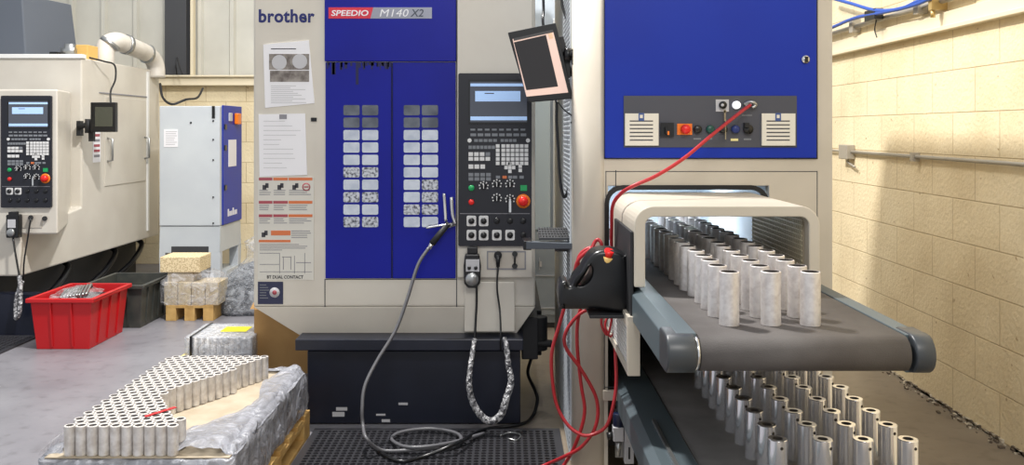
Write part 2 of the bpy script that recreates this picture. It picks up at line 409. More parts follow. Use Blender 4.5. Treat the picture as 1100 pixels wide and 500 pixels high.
    for u, v in dark: disc('blank_plug', u, v, 3.2, BLACK, .006)
    return cpo

# ================================================================== blue and cream machining centre (centre)
YM = 4.5
mc = thing('machining_center', (wx(420, YM), YM+.9, 0), 'cream machining centre with blue double doors and small window panes, black control panel', 'machine')
ztop = 2.75
b = MB(); b.prism([(wx(272, YM), wz(330, YM)), (wx(575, YM), wz(330, YM)), (wx(575, YM), ztop), (wx(272, YM), ztop)], 'y', YM, YM+1.9)
body = b.build('body', CREAM, mc, .012, 3)
b = MB()
b.hull8([(wx(272, YM), YM, wz(330, YM)), (wx(575, YM), YM, wz(330, YM)), (wx(575, YM), YM+1.9, wz(330, YM)), (wx(272, YM), YM+1.9, wz(330, YM))],
        [(wx(321, YM), YM+.05, wz(364, YM)), (wx(553, YM), YM+.05, wz(364, YM)), (wx(553, YM), YM+1.9, wz(364, YM)), (wx(321, YM), YM+1.9, wz(364, YM))])
skirt = b.build('lower_skirt', CREAM, mc, .004)
# seams
b = MB()
for (p, q0, q1) in ((349, 300, 330), (490.5, 0, 330)): fb(b, p-.5, q0, p+.5, q1, YM-.001, .004)
fb(b, 349, 300, 490, 300.8, YM-.001, .004)
b.build('panel_seam', DGREY, body)
# right-hand control column and its lower box
b = MB(); fb(b, 491.5, -120, 572.5, 299, YM-.03, .03); cc = b.build('control_column', CREAM, mc, .008, 3)
b = MB(); fb(b, 499, 303, 553, 357, YM-.02, .06); b.build('lower_cover', CREAM, mc, .005)
# blue header
b = MB(); fb(b, 348.5, -130, 490, 66, YM-.02, .02); hd = b.build('header_panel', BLUE, mc, .005)
b = MB(); Yh = YM-.02
b.prism([(wx(353, Yh), wz(20, Yh)), (wx(398, Yh), wz(20, Yh)), (wx(401, Yh), wz(8, Yh)), (wx(353, Yh), wz(8, Yh))], 'y', Yh-.003, Yh, 0)
b.prism([(wx(398, Yh), wz(20, Yh)), (wx(464, Yh), wz(20, Yh)), (wx(464, Yh), wz(8, Yh)), (wx(401, Yh), wz(8, Yh))], 'y', Yh-.003, Yh, 1)
bd = b.build('name_badge', [REDT, SILV], hd)
text('SPEEDIO', wx(356, Yh), wx(396, Yh), wz(17.3, Yh), wz(11, Yh), Yh-.003, PAPER, hd, shear=.15)
text('M140', wx(408, Yh), wx(439, Yh), wz(18, Yh), wz(10, Yh), Yh-.003, PAPER, hd, shear=.2, bold=0, spacing=1.05, depth=.0012)
text('X2', wx(441, Yh), wx(455, Yh), wz(18, Yh), wz(10, Yh), Yh-.003, SCR, hd, shear=.2, bold=.008)
text('brother', wx(278, YM), wx(338, YM), wz(24.5, YM), wz(10, YM), YM, LOGOB, body, bold=.03, depth=.0015, spacing=1.06)
# doors
def door(p0, p1, cols, stained):
    Yd = YM-.012
    b = MB(); fb(b, p0, 67, p1, 299.5, Yd, .012)
    d = b.build('door', BLUE, mc, .003)
    for cx0 in cols:
        for i in range(10):
            q = 113+13.35*i; w = MB()
            w.prism([(wx(cx0, Yd)+a, c) for a, c in rrect(0, 17.4*Yd/F, wz(q+11, Yd), wz(q, Yd), .008, 3)], 'y', Yd-.003, Yd+.001)
            w.build('window_pane', WIND if i < 2 else ([WINP, WINB][int(random.random() < (.25 if stained else .5))] if i > 4 else WINB), d)
    return d
dl = door(349.5, 420.5, (369, 389), 1)
dr = door(421.5, 489.5, (433.7, 453.2), 0)
b = MB(); fb(b, 420.6, 67, 421.4, 299.5, YM-.016, .004); b.build('door_seal', BLACK, dr)
# oil drips under the header, a stain of its own shape
b = MB(); Yd = YM-.012; rnd = random.Random(3)
for i in range(34):
    p = 350+rnd.random()*68; hgt = 2+rnd.random()*6; w = .8+rnd.random()*2.5
    if i in (4, 9): p = 381+i*.3; hgt = 24; w = 1.5
    if i in (5, 6, 7): p = 351+i; hgt = 13; w = 2.5
    fb(b, p, 67, p+w, 67+hgt, Yd-.0006, .0006)
b.build('oil_stain', STAIN, dl)
hmi(mc, wx(492.5, YM-.03), wz(79, YM-.03), YM-.03, 78*YM/F, 184*YM/F)
# socket recess and cable grip below the panel
Yp = YM-.03
b = MB(); fb(b, 523, 270, 565, 290, Yp-.004, .004, 0); fb(b, 524.5, 271.5, 563.5, 288.5, Yp-.005, .002, 1); so = b.build('socket_panel', [INKG, CREAMD], mc)
b = MB(); c = P(535, 274, Yp-.005); b.cyl(c, c+Vector((0, -.03, 0)), .02, n=14); b.cyl(P(535, 274, Yp-.03), P(535, 287, Yp-.03), .014, .009, n=12); b.build('plug', BLACK, so)
b = MB()
for q in (273, 286): b.cyl(P(553, q, Yp-.005), P(553, q, Yp-.025), .014, n=12)
b.cyl(P(553, 273, Yp-.02), P(553, 286, Yp-.02), .005, n=8); b.build('socket_cap', BLACK, so)
# drip tray and base
b = MB(); fb(b, 317, 365, 562, 377, 4.40, 1.7); b.build('drip_tray', NAVY, mc, .004)
b = MB(); fb(b, 330, 377, 559, 455.5, 4.5, 1.7)
b.v = [Vector((v.x, v.y, max(v.z, 0))) for v in b.v]; base = b.build('base', NAVY, mc, .006)
b = MB(); zz = wz(362, 4.7)
b.box(.09, .19, 4.9, 5.9, .25, .50); b.box(.075, .16, 4.62, 4.9, .30, .52); b.cyl((.17, 4.75, .32), (.17, 4.75, .5), .045, n=14); b.cyl((.12, 4.72, .36), (.24, 4.72, .36), .02, n=10)
b.build('coolant_unit', BLACKM, mc, .006)
for (p, q, w, h_) in ((361, 438, 12, 3.5), (357, 443, 13, 5), (404, 445, 10, 2), (428, 433, 10, 2.5), (410, 451, 9, 3)):
    b = MB(); fb(b, p, q, p+w, q+h_, 4.5-.002, .002); b.build('sticker', INKL, base)
# paper sheets taped to the left column
def sheet(name, pts, m=PAPER, Y=YM, lift=.004):
    b = MB(); b.prism([(wx(p, Y), wz(q, Y)) for p, q in pts], 'y', Y-lift, Y); return b
b = sheet('photo_sheet', [(283, 48), (332, 43.5), (338, 111), (285, 116)])
fb(b, 289, 58, 332, 75, YM-.005, .001, 2)
fb(b, 290, 76, 332, 88, YM-.005, .001, 2)
for cxp, cq, rr in ((300, 67, 8), (322, 66, 8)):
    c = P(cxp, cq, YM-.005); b.cyl(c, c+Vector((0, -.001, 0)), rr*YM/F, n=18, m=1)
for i in range(10): fb(b, 291, 92+2*i, 291+random.randint(20, 40), 92.7+2*i, YM-.0045, .001, 1)
fb(b, 291, 52, 318, 53, YM-.0045, .001, 3)
ps = b.build('photo_sheet', [PAPER, INKL, INKB, INKD], body)
b = sheet('form', [(278, 123), (328, 122), (330, 188), (279, 190)])
for i in range(11): fb(b, 283, 130+5*i, 283+random.randint(14, 40), 130.6+5*i, YM-.0045, .001, 1)
fb(b, 300, 123, 308, 128, YM-.006, .002, 2)
lab(b.build('paper_form', [PAPER, INKL, INKG], body), 'plain white paper form')
b = MB(); fb(b, 334, 126.5, 340, 130.5, YM-.006, .006); b.build('magnet', BLACK, body)
# hazard label chart
b = MB(); fb(b, 277, 190, 337, 301, YM-.003, .003, 0)
for q0, q1, tops in ((191, 214, (2, 1, 1)), (216, 229, (2, 2, 1)), (230.5, 244, (2, 2, 1))):
    for (a, c), tm in zip(((278, 292.5), (293.5, 309), (310, 335.5)), tops):
        fb(b, a, q0, c, q0+3, YM-.0045, .0015, tm)
        for i in range(int((q1-q0-6)/2.2)):
            if q0 == 191 and i < 4: continue
            fb(b, a+.5, q0+4.5+2.2*i, a+.5+(c-a)*random.uniform(.6, .95), q0+5.3+2.2*i, YM-.004, .001, 4)
for (a, q) in ((285, 201), (301, 201), (317, 201), (284, 252)): 
    fb(b, a-3, q-2, a+1, q+3, YM-.004, .001, 3); fb(b, a, q-4, a+3.5, q+1, YM-.004, .001, 3)
c = P(329, 201, YM-.004)
b.lathe([(4.4*YM/F, 0), (4.4*YM/F, .001), (3.2*YM/F, .001)], c, 18, 2, 'y', True); b.box(c.x-.012, c.x+.012, c.y-.0015, c.y, c.z-.003, c.z+.003, 2)
fb(b, 291, 248, 312, 253, YM-.0045, .0015, 1); fb(b, 278, 258, 312, 260.5, YM-.0045, .0015, 1)
for i in range(4): fb(b, 313, 248+2.3*i, 313+random.randint(12, 22), 248.8+2.3*i, YM-.004, .001, 4)
for i in range(4): fb(b, 279, 262.5+2*i, 279+random.randint(20, 54), 263.2+2*i, YM-.004, .001, 4)
for (a, q, c_, d_) in ((279, 272, 300, 272.6), (279, 284, 300, 284.6), (279, 292, 335, 292.6), (300, 272, 300.6, 294), (316, 275, 316.6, 294), (327, 272, 327.6, 294), (303, 276, 313, 276.7), (304, 276, 304.7, 290), (312, 276, 312.7, 290), (318, 282, 334, 282.8)):
    fb(b, a, q, c_, d_, YM-.004, .001, 4)
ch = b.build('warning_chart', [mat('chart_paper', (206, 204, 196), .6), INKO, INKR, INKD, INKG], body)
text('BT DUAL CONTACT', wx(287, YM), wx(326, YM), wz(299.5, YM), wz(296, YM), YM-.003, INKD, body, depth=.0015)
b = MB(); fb(b, 277, 303, 304, 327, YM-.003, .003, 0); c = P(295, 314.5, YM-.003)
b.lathe([(5.5*YM/F, 0), (5.5*YM/F, .001), (.0001, .001)], c, 20, 1, 'y'); b.lathe([(2.5*YM/F, 0), (2.5*YM/F, .002), (.0001, .002)], c, 16, 2, 'y')
for i in range(6): fb(b, 279, 306+2.8*i, 286+random.randint(0, 3), 306.8+2.8*i, YM-.004, .001, 3)
lab(b.build('round_seal_sticker', [mat('sticker_navy', (40, 44, 74), .5), INKL, INKR, KEYG], body), 'dark navy sticker with a pale round seal')

# air gun hanging on the door handle, with hose
b = MB(); c = P(486, 228, YM-.05)
ag = thing('air_blow_gun', P(480, 240, YM-.06), 'silver air blow gun hanging at the right edge of the blue door', 'air gun')
b.tube([P(477, 208, YM-.05), P(478, 222, YM-.05), P(479, 238, YM-.06)], .008, 8); b.tube([P(485, 212, YM-.05), P(486, 230, YM-.05), P(489, 241, YM-.05)], .009, 8)
b.build('lever', STEEL, ag)
b = MB(); b.tube([P(458, 245, YM-.07), P(470, 243, YM-.07), P(483, 241, YM-.07)], .006, 8); b.cyl(P(478, 244, YM-.06), P(489, 240, YM-.03), .013, n=12); b.build('nozzle', STEEL, ag)
b = MB(); b.cyl(P(482, 240, YM-.06), P(464, 262, YM-.10), .014, .017, n=12); b.build('grip', BLACKM, ag)
b = MB(); b.cyl(P(464, 262, YM-.10), P(461, 267, YM-.10), .012, n=10); b.build('coupling', STEEL, ag)
Yf = lambda q, z=.02: F*(H-z)/(q-CY)
def FP(p, q, z=.02): return P(p, q, Yf(q, z))
b = MB(); b.tube([P(461, 266, 4.39), P(449, 285, 4.36), P(438, 320, 4.32), P(425, 355, 4.28), P(405, 388, 4.22), P(392, 415, 4.16), P(389, 440, 4.12), P(390, 458, 4.1), FP(394, 472, .1), FP(410, 484, .03), FP(440, 484, .03), FP(478, 480, .03), FP(495, 473, .03), FP(488, 465, .03), FP(460, 461, .03), FP(430, 465, .03), FP(421, 473, .03), FP(440, 481, .045), FP(480, 477, .045), FP(520, 466, .03)], .0085, 8)
tag(b.build('air_hose', GREYH), 'grey air hose curving down from the blow gun and coiling on the mat', 'hose')
b = MB(); b.tube([P(577, 340, 5.0), P(577, 359, 4.9), P(572, 381, 4.85), P(567, 401, 4.8), P(575, 420, 4.7), P(577, 432, 4.65), FP(571, 449, .015), FP(556, 457, .015), FP(520, 462, .015), FP(492, 476, .06), FP(455, 491, .02), FP(431, 496, .02), FP(412, 489, .02), FP(398, 476, .02)], .009, 8)
tag(b.build('power_cable', BLACK), 'thick black cable curling across the mat beside the machine base', 'cable')

# pendant handwheel controller
Yq = YM-.03
mp = thing('handwheel_pendant', P(507, 300, Yq-.03), 'black handwheel pendant hung below the centre machine control panel', 'handwheel')
b = MB(); b.prism([(wx(p, Yq), wz(q, Yq)) for p, q in ((500, 272), (515, 272), (517, 285), (516, 303), (512, 308), (503, 308), (499, 303), (498.5, 285))], 'y', Yq-.05, Yq-.008); b.build('housing', BLACK, mp, .006)
b = MB(); fb(b, 502, 266, 513, 273, Yq-.045, .03); b.build('hanger', BLACKM, mp, .004)
b = MB(); fb(b, 500.5, 279, 515, 292, Yq-.053, .003, 0)
for p in (504, 511): b.lathe([(2*Yq/F, 0), (1.8*Yq/F, .01), (.0001, .01)], P(p, 288, Yq-.053), 12, 1, 'y')
b.build('face_plate', [INKL, BLACK], mp)
b = MB(); b.lathe([(7*Yq/F, 0), (7*Yq/F, .008), (6*Yq/F, .016), (.0001, .016)], P(507, 300, Yq-.05), 22, 0, 'y'); b.cyl(P(510, 297, Yq-.065), P(510, 297, Yq-.08), .006, n=8); b.build('handwheel', GALV, mp)
b = MB(); b.tube([P(512, 308, Yq-.03), P(512, 325, Yq-.03), P(511, 345, Yq-.04), P(510, 366, Yq-.06)], .006, 8); b.build('cord', BLACK, mp)
b = MB(); b.tube([P(510, 364, 4.36), P(506, 390, 4.32), P(504, 412, 4.3), P(507, 430, 4.3), P(516, 446, 4.3), P(527, 453, 4.3), P(538, 446, 4.3), P(544, 428, 4.32), P(549, 410, 4.34), P(546, 392, 4.36), P(544, 372, 4.38), P(542, 364, 4.42)], .0165, 12, rad=lambda t: .65+.45*math.sin(t*math.pi)+.06*math.sin(t*160))
tag(b.build('wrapped_cable_loop', SPIRAL), 'silver spiral wrapped cable loop hanging in front of the dark base', 'cable')
b = MB(); b.tube([P(535, 286, Yq-.03), P(534, 310, Yq-.04), P(537, 335, Yq-.05), P(538, 360, 4.36), P(538, 376, 4.38)], .005, 8)
tag(b.build('plug_cable', BLACK), 'thin black cable dropping from the plug under the control panel', 'cable')

# ================================================================== left machining centre
XL = -3.58
ml = thing('machining_center', (-4.2, 8.0, 0), 'cream machining centre at the left edge with folded small screen and duct on top', 'machine')
zb0, zt0 = .425, 2.11
b = MB(); b.prism([(6.5, zb0), (9.1, zb0), (9.1, zt0), (7.44, zt0), (7.44, .85), (6.5, .75)], 'x', -5.6, XL); body = b.build('body', CREAM, ml, .012)
b = MB(); b.box(-5.6, XL-.2, 6.55, 9.0, 0, zb0); b.build('base', BLACKM, ml)
b = MB(); b.box(-5.6, -3.45, 6.45, 6.56, 0, .30); b.build('drip_tray', NAVY, ml)
for yy in (7.0, 7.9, 8.5):
    b = MB(); b.tube([(XL-.17, yy, .1), (XL-.1, yy+.2, .22), (XL-.12, yy+.45, .34), (XL-.2, yy+.5, .40)], .025, 8); b.build('coolant_hose', BLACK, ml)
# top strip
b = MB(); b.box(-5.6, XL+.01, 7.42, 7.5, zt0-.005, zt0+.03); b.build('top_edge_strip', WHITE, ml, .004)
# control pod
Yl = 6.5; sp = Yl/F
b = MB(); b.hull8([(wx(-8, Yl), Yl, wz(252, Yl)), (wx(62, Yl), Yl, wz(252, Yl)), (wx(62, Yl), Yl, wz(96, Yl)), (wx(-8, Yl), Yl, wz(96, Yl))],
                  [(wx(-8, Yl), 7.44, wz(252, Yl)), (wx(76, 7.44), 7.44, wz(252, Yl)), (wx(76, 7.44), 7.44, wz(96, Yl)+.02), (wx(-8, Yl), 7.44, wz(96, Yl)+.02)])
pod = b.build('control_pod', CREAM, ml, .012)
hmi(ml, wx(2.5, Yl), wz(103, Yl), Yl, 54*sp, 120*sp, .5)
b = MB(); fb(b, 24, 231, 45, 245, Yl-.004, .004); b.cyl(P(33, 234, Yl), P(33, 234, Yl-.03), .018, n=12, m=1); b.cyl(P(48, 235, Yl), P(48, 235, Yl-.02), .018, n=12, m=1); b.build('socket_panel', [CREAMD, BLACK], pod)
b = MB(); b.tube([P(33, 235, Yl-.03), P(30, 255, Yl-.03), P(26, 280, Yl-.03), P(25, 300, Yl-.02)], .006, 6); b.build('cord', BLACK, pod)
# screen on arm
b = MB()
# side doors and seams
def sY(p): return F*(-XL)/(CX-p)
def sZ(q, Y): return wz(q, Y)
b = MB()
y1, y2, y3 = sY(112), sY(157), sY(171)
b.box(XL, XL+.006, y1, y2-.02, 1.00, 1.80); sd = b.build('side_door', CREAM, ml, .004)
b = MB(); b.box(XL, XL+.006, y1-.1, y2+.05, 1.825, 1.835); b.build('panel_seam', INKG, ml)
b = MB(); b.box(XL, XL+.012, y2+.01, y2+.05, .5, 2.08); b.build('edge_trim', WHITE, ml)
for yy in (y1+.05, y2-.05):
    b = MB(); b.tube([(XL, yy, 1.22), (XL+.05, yy, 1.23), (XL+.05, yy, 1.42), (XL, yy, 1.43)], .01, 8, smooth=0); b.build('handle', GALV, sd)
b = MB(); b.box(XL, XL+.004, y1-.22, y1-.08, 1.22, 1.55, 0)
for i, mm in enumerate((2, 1, 2, 1, 1, 2)): b.box(XL+.004, XL+.005, y1-.205, y1-.095, 1.49-.045*i, 1.512-.045*i, mm)
b.build('warning_label', [PAPER, INKR, INKG], ml)
# roof items
b = MB(); b.hull8([(-5.4, 7.6, zt0), (wx(28, 7.6), 7.6, zt0), (wx(28, 7.6)-.07, 7.66, 2.68), (-5.4, 7.66, 2.68)], [(-5.4, 8.3, zt0), (-4.02, 8.3, zt0), (-4.09, 8.3, 2.68), (-5.4, 8.3, 2.68)])
b.build('motor_housing', mat('housing_grey', (86, 92, 102), .45), ml, .01)
b = MB(); b.tube([P(112, 70, 8.05), P(112, 60, 8.05), P(114, 50, 8.08), P(121, 45, 8.12), P(128, 45, 8.2), P(135, 48, 8.3), P(150, 54, 8.6), P(161, 60, 8.85), P(167, 70, 8.95), P(168, 84, 8.95)], .085, 16)
b.build('exhaust_duct', mat('duct_white', (214, 208, 198), .5, rgb2=(196, 190, 180), noise_scale=6), ml)
for i, (p, q, Y) in enumerate(((118, 47, 8.1), (136, 48, 8.3), (158, 58, 8.78))):
    b = MB(); d = Vector((.4, .9 if i else .2, -.12 if i else .6)).normalized(); c = P(p, q, Y); b.cyl(c-d*.02, c+d*.02, .095, n=20); b.build('hose_clamp', GALV, ml)
b = MB(); b.box(wx(84, 7.8), wx(97, 7.8), 7.75, 7.95, zt0, zt0+.14); b.build('junction_box', mat('ochre_box', (212, 172, 96), .6), ml, .006)
b = MB(); c = P(75, 54, 7.7); b.cyl((c.x, 7.7, zt0), (c.x, 7.7, zt0+.14), .045, n=14); b.cyl((c.x-.06, 7.68, zt0+.08), (c.x+.06, 7.68, zt0+.08), .03, n=12); b.build('air_valve', GALV, ml)
b = MB(); b.box(wx(56, 7.7), wx(64, 7.7), 7.65, 7.75, zt0, zt0+.07); b.build('terminal_block', BLACK, ml, .004)
b = MB(); b.tube([P(96, 62, 7.6), P(112, 66, 7.7), P(123, 70, 7.8), P(124, 85, 7.8), P(119, 98, 7.75), P(119, 112, 7.5)], .008, 6); b.build('cable', BLACKM, ml)
# small screen with arm
ms = thing('monitor', P(90, 138, 7.33), 'small square black screen on an arm at the side of the left machine', 'monitor')
b = MB(); fb(b, 97, 110, 124, 142, 7.3, .05); sc = b.build('screen_housing', BLACK, ms, .006)
b = MB(); fb(b, 102, 115, 121, 136, 7.297, .004); b.build('screen', mat('screen_olive_grey', (70, 72, 62), .12), sc)
b = MB(); fb(b, 82, 130, 86, 146, 7.36, .06); b.cyl(P(84, 137, 7.36), P(99, 132, 7.37), .022, n=10); b.cyl(P(95, 128, 7.36), P(95, 143, 7.36), .028, n=12); fb(b, 95, 140, 100, 152, 7.35, .04); b.build('arm', BLACKM, ms)
# pendant on left machine
mp2 = thing('handwheel_pendant', P(13, 256, 6.46), 'black handwheel pendant hung on the left machine below its control panel', 'handwheel')
b = MB(); fb(b, 6, 231, 19.5, 256, 6.43, .06); b.build('housing', BLACK, mp2, .008)
b = MB(); fb(b, 8, 236, 16.5, 245, 6.427, .004); b.build('face_plate', INKL, mp2)
b = MB(); b.lathe([(4.2*sp, 0), (4.2*sp, .01), (3.6*sp, .015), (.0001, .015)], P(12, 250, 6.43), 18, 0, 'y'); b.build('handwheel', GALV, mp2)
b = MB(); fb(b, 9, 228, 17, 232, 6.44, .04); b.build('hanger', BLACKM, mp2)
b = MB(); b.tube([P(14, 256, 6.44), P(17, 275, 6.42), P(21, 298, 6.40)], .007, 6); b.build('cord', BLACK, mp2)
b = MB(); b.tube([P(21, 296, 6.40), P(22, 315, 6.39), P(21, 335, 6.38), P(17, 342, 6.38), P(18, 320, 6.40), P(24, 302, 6.44)], .016, 8)
tag(b.build('wrapped_cable_loop', SPIRAL), 'short silver wrapped cable loop hanging from the left machine pendant', 'cable')

# ================================================================== white and blue cabinet at the back
Yc = 8.3; X0c, X1c = wx(171, Yc), wx(236, Yc); Yc2 = 8.95; zc = wz(114, Yc)
ec = thing('electrical_cabinet', ((X0c+X1c)/2, Yc+.3, 0), 'tall pale grey cabinet with a blue right side standing against the back wall', 'cabinet')
b = MB(); b.box(X0c, X1c, Yc, Yc2, wz(243, Yc), zc); cb = b.build('body', LGREY, ec, .008)
b = MB(); zl = wz(243, Yc)
b.box(X0c, X1c, Yc+.01, Yc2, .35, zl-.005)
for (xa, xb) in ((X0c, X0c+.05), (X1c-.09, X1c)):
    for (ya, yb) in ((Yc+.01, Yc+.08), (Yc2-.08, Yc2)): b.box(xa, xb, ya, yb, 0, .35)
b.box(X0c, X1c, Yc+.2, Yc2, .05, .15)
b.build('stand', LGREY, ec, .004)
b = MB(); fb(b, 184, 265, 224, 283, Yc+.008, .003); b.build('vent_grille', DGREY, ec)
b = MB(); b.box(X1c, X1c+.012, Yc+.06, Yc2, zl, zc+.01); bp = b.build('side_panel', BLUE2, ec, .004)
for z0 in (zc-.22, zc-.42, zc-.8):
    b = MB(); b.box(X1c+.012, X1c+.02, Yc+.1, Yc+.16, z0, z0+.05); b.build('latch', BLACK, bp)
b = MB(); b.box(X1c+.012, X1c+.016, Yc+.22, Yc+.46, zc-.58, zc-.32); b.build('paper_sheet', PAPER, bp)
b = MB(); b.box(X1c+.012, X1c+.05, Yc+.4, Yc+.52, zc-.17, zc-.06); lab(b.build('switch', ORANGE, bp, .01), 'orange main switch')
b = MB(); b.box(X1c+.012, X1c+.03, Yc+.22, Yc+.3, zc-.14, zc-.06); b.build('gauge', INKL, bp, .004)
b = MB()
for i in range(6): b.box(X1c+.012, X1c+.014, Yc+.2+.05*i, Yc+.235+.05*i, zl+.07, zl+(.14 if i in (0, 3) else .115))
b.build('maker_mark', PAPER, bp)
b = MB(); fb(b, 176, 139, 191, 158, Yc-.003, .003, 0)
for i in range(7): fb(b, 178, 141+2.3*i, 178+random.randint(7, 12), 141.8+2.3*i, Yc-.004, .001, 1)
b.build('paper_label', [PAPER, INKL], cb)
b = MB()
for q in (130, 150, 172, 212, 240): b.cyl(P(229, q, Yc), P(229, q, Yc-.008), .008, n=10)
b.cyl(P(205, 132, Yc), P(205, 132, Yc-.004), .01, n=10); b.build('screw', BLACK, cb)
b = MB(); b.box(wx(228, Yc), wx(231, Yc), Yc-.01, Yc, wz(127, Yc), wz(114, Yc)); b.build('lock_handle', BLACK, cb)
b = MB(); b.tube([P(172, 90, 8.9), P(175, 105, 8.7), P(185, 112, 8.6), P(200, 107, 8.7), P(212, 105, 9.0), P(218, 95, 9.5)], .012, 6)
tag(b.build('overhead_cable', BLACKM), 'thin dark cable looping above the pale back cabinet', 'cable')
b = MB(); b.tube([P(190, 80, 9.6), P(189, 70, 9.55), P(190, 62, 9.6), P(193, 72, 9.6), P(196, 80, 9.6)], .008, 6)
tag(b.build('wall_cable', BLACKM), 'small black cable tuft on the ledge at the foot of the dark steel column', 'cable')

# ================================================================== grey cabinet between the machines
gc = thing('steel_cabinet', (.35, 6.9, 0), 'tall blue-grey steel cabinet in the gap between the two large machines', 'cabinet')
b = MB(); b.box(.19, .72, 6.7, 7.3, .04, 2.85); g0 = b.build('body', CABG, gc, .006)
b = MB(); b.box(.21, .7, 6.72, 7.28, 0, .04); b.build('plinth', DGREY, gc)
b = MB(); fb(b, 574, 60, 591, 247, 6.68, .02); b.build('door', mat('pale_blue_door', (176, 192, 204), .35), gc, .004)
b = MB(); fb(b, 594, 20, 604, 247, 6.685, .015); b.build('side_strip', LGREY, gc, .003)
b = MB(); fb(b, 572, 250, 607, 339, 6.685, .015); lp = b.build('lower_panel', CABG, gc, .004)
b = MB()
for (a, q, c_, d_) in ((574, 296, 600, 296.7), (574, 331, 607, 331.8), (597, 270, 597.6, 296), (579, 277, 579.6, 290)): fb(b, a, q, c_, d_, 6.68, .006)
fb(b, 579, 281, 582, 287, 6.68, .006); b.build('pale_line', INKL, lp)  # thin pale lines on the lower panel

# ================================================================== finishing machine (right)
YF = 3.8; YB = 5.25
fm = thing('finishing_machine', (.9, 4.5, 0), 'large cream cabinet machine with a blue front door and a tunnel for two conveyors', 'machine')
XC0, XC1, XC2 = wx(617, YF), wx(649, YF), wx(894, YF)      # rounded corner post, face start, right side
ZT = 2.45
op0, op1 = .432, 1.125                                      # opening for the belts
zo = 1.262
b = MB()
r = XC1-XC0
arc = [(XC1 - r*math.cos(a), YF+.12 - .12*math.sin(a)) for a in [math.radians(90*i/10) for i in range(11)]]
post = [(XC0, YB)] + arc[0:] + [(XC1, YB)]
b.prism(post, 'z', 0, ZT, 0, True)
b.build('corner_post', CREAM2, fm)
b = MB(); b.box(XC0-.006, XC0, YF+.16, YB, .02, ZT, 0)
for i in range(110): b.box(XC0-.008, XC0-.006, YF+.2, YF+.62, .06+i*.0216, .07+i*.0216, 1)
b.build('side_panel', [LGREY, KEYG], fm)
b = MB()
b.box(XC1, XC2, YF, YB, zo, ZT)
b.box(op1, XC2, YF, YB, 0, zo)
b.box(XC1, op0, YF, YB, 0, zo)
fbody = b.build('body', CREAM2, fm)
b = MB(); b.box(op0, op1, YF+.35, YB-.1, .55, .75); b.box(op0, op1, YF+.4, YB, 0, .25); b.build('inner_frame', DGREY, fm)
# upper door
b = MB(); fb(b, 650, -110, 877.5, 170, YF-.018, .018); ud = b.build('upper_door', BLUE2, fm, .004)
b = MB(); fb(b, 649, -112, 878.5, 171, YF-.003, .003); b.build('door_gasket', BLACKM, fm)
b = MB(); c = P(865, 64, YF-.018); b.lathe([(4.5*YF/F, 0), (4.2*YF/F, .008), (.0001, .01)], c, 18, 0, 'y'); b.box(c.x-.006, c.x+.03*.3, c.y-.012, c.y-.008, c.z-.012, c.z+.012, 1); b.build('lock', [STEEL, BLACK], ud)
# front frame lower seam
b = MB()
fb(b, 650.5, 184, 878, 184.8, YF-.001, .003); fb(b, 650.5, 184, 651.3, 300, YF-.001, .003); fb(b, 877.5, 184, 878.3, 430, YF-.001, .003); fb(b, 661, 183, 662, 205, YF-.001, .001)
b.build('panel_seam', DGREY, fbody)
# control strip
Yk = YF-.018
b = MB(); fb(b, 670, 103, 856, 158.5, Yk-.004, .004); cs = b.build('control_strip', mat('strip_charcoal', (66, 68, 78), .5), fm)
for p in (671.5, 818.5):
    b = MB(); fb(b, p, 122, p+36, 156.5, Yk-.014, .01, 0)
    for i in range(6): fb(b, p+5, 129.5+4.1*i, p+30, 130.8+4.1*i, Yk-.0145, .001, 1)
    fb(b, p+14.5, 121.5, p+20.5, 130, Yk-.016, .002, 2); fb(b, p+16, 123.5, p+19, 127, Yk-.017, .001, 0)
    b.build('fan_grille', [mat('grille_cream', (218, 214, 202), .5), INKD, mat('grille_badge', (60, 84, 140), .4)], cs)
Y0 = Yk-.004
def btn(p, q, rr, m, name='push_button', lb=None, plate=None, d=.02):
    b = MB(); mats = [m]
    if plate: fb(b, p-8, q-6, p+8, q+6, Y0-.004, .004, 1); mats = [m, plate]
    b.lathe([(rr*YF/F, 0), (rr*YF/F, d*.8), (rr*.8*YF/F, d), (.0001, d)], P(p, q, Y0), 18, 0, 'y')
    o = b.build(name, mats, cs)
    if lb: lab(o, lb)
    return o
b = MB(); fb(b, 710, 132, 724, 147, Y0-.012, .012, 0); fb(b, 715, 137, 718, 144, Y0-.03, .018, 0); fb(b, 717, 141, 719, 145, Y0-.031, .002, 1); lab(b.build('main_switch', [BLACK, ORANGE], cs), 'black rotary main switch')
btn(735.5, 139, 5, REDB, 'emergency_stop', 'red emergency stop on an orange plate', ORANGE, .04)
btn(749, 139, 4.3, BLACK); btn(762.5, 139, 4.3, mat('dark_green_button', (14, 70, 60), .35), lb='dark green push button'); btn(776.5, 139, 4.3, BLACK)
btn(789.5, 139, 4.3, mat('dark_blue_button', (24, 44, 110), .35), lb='dark blue push button')
b = MB(); b.lathe([(5*YF/F, 0), (5*YF/F, .02), (.0001, .022)], P(803, 139, Y0), 18, 0, 'y'); fb(b, 800.5, 132, 805, 137, Y0-.03, .03, 0); b.build('selector_switch', BLACK, cs)
btn(790.5, 113, 4.3, WHITEL, 'indicator_lamp', 'white indicator lamp')
b = MB(); fb(b, 769, 107, 783, 120, Y0-.006, .006, 0); b.lathe([(4*YF/F, 0), (4*YF/F, .015), (.0001, .015)], P(776, 113, Y0-.006), 18, 1, 'y'); b.lathe([(1.6*YF/F, 0), (1.6*YF/F, .004), (.0001, .004)], P(776, 113, Y0-.021), 12, 0, 'y')
ks = b.build('key_switch', [INKL, BLACK], cs)
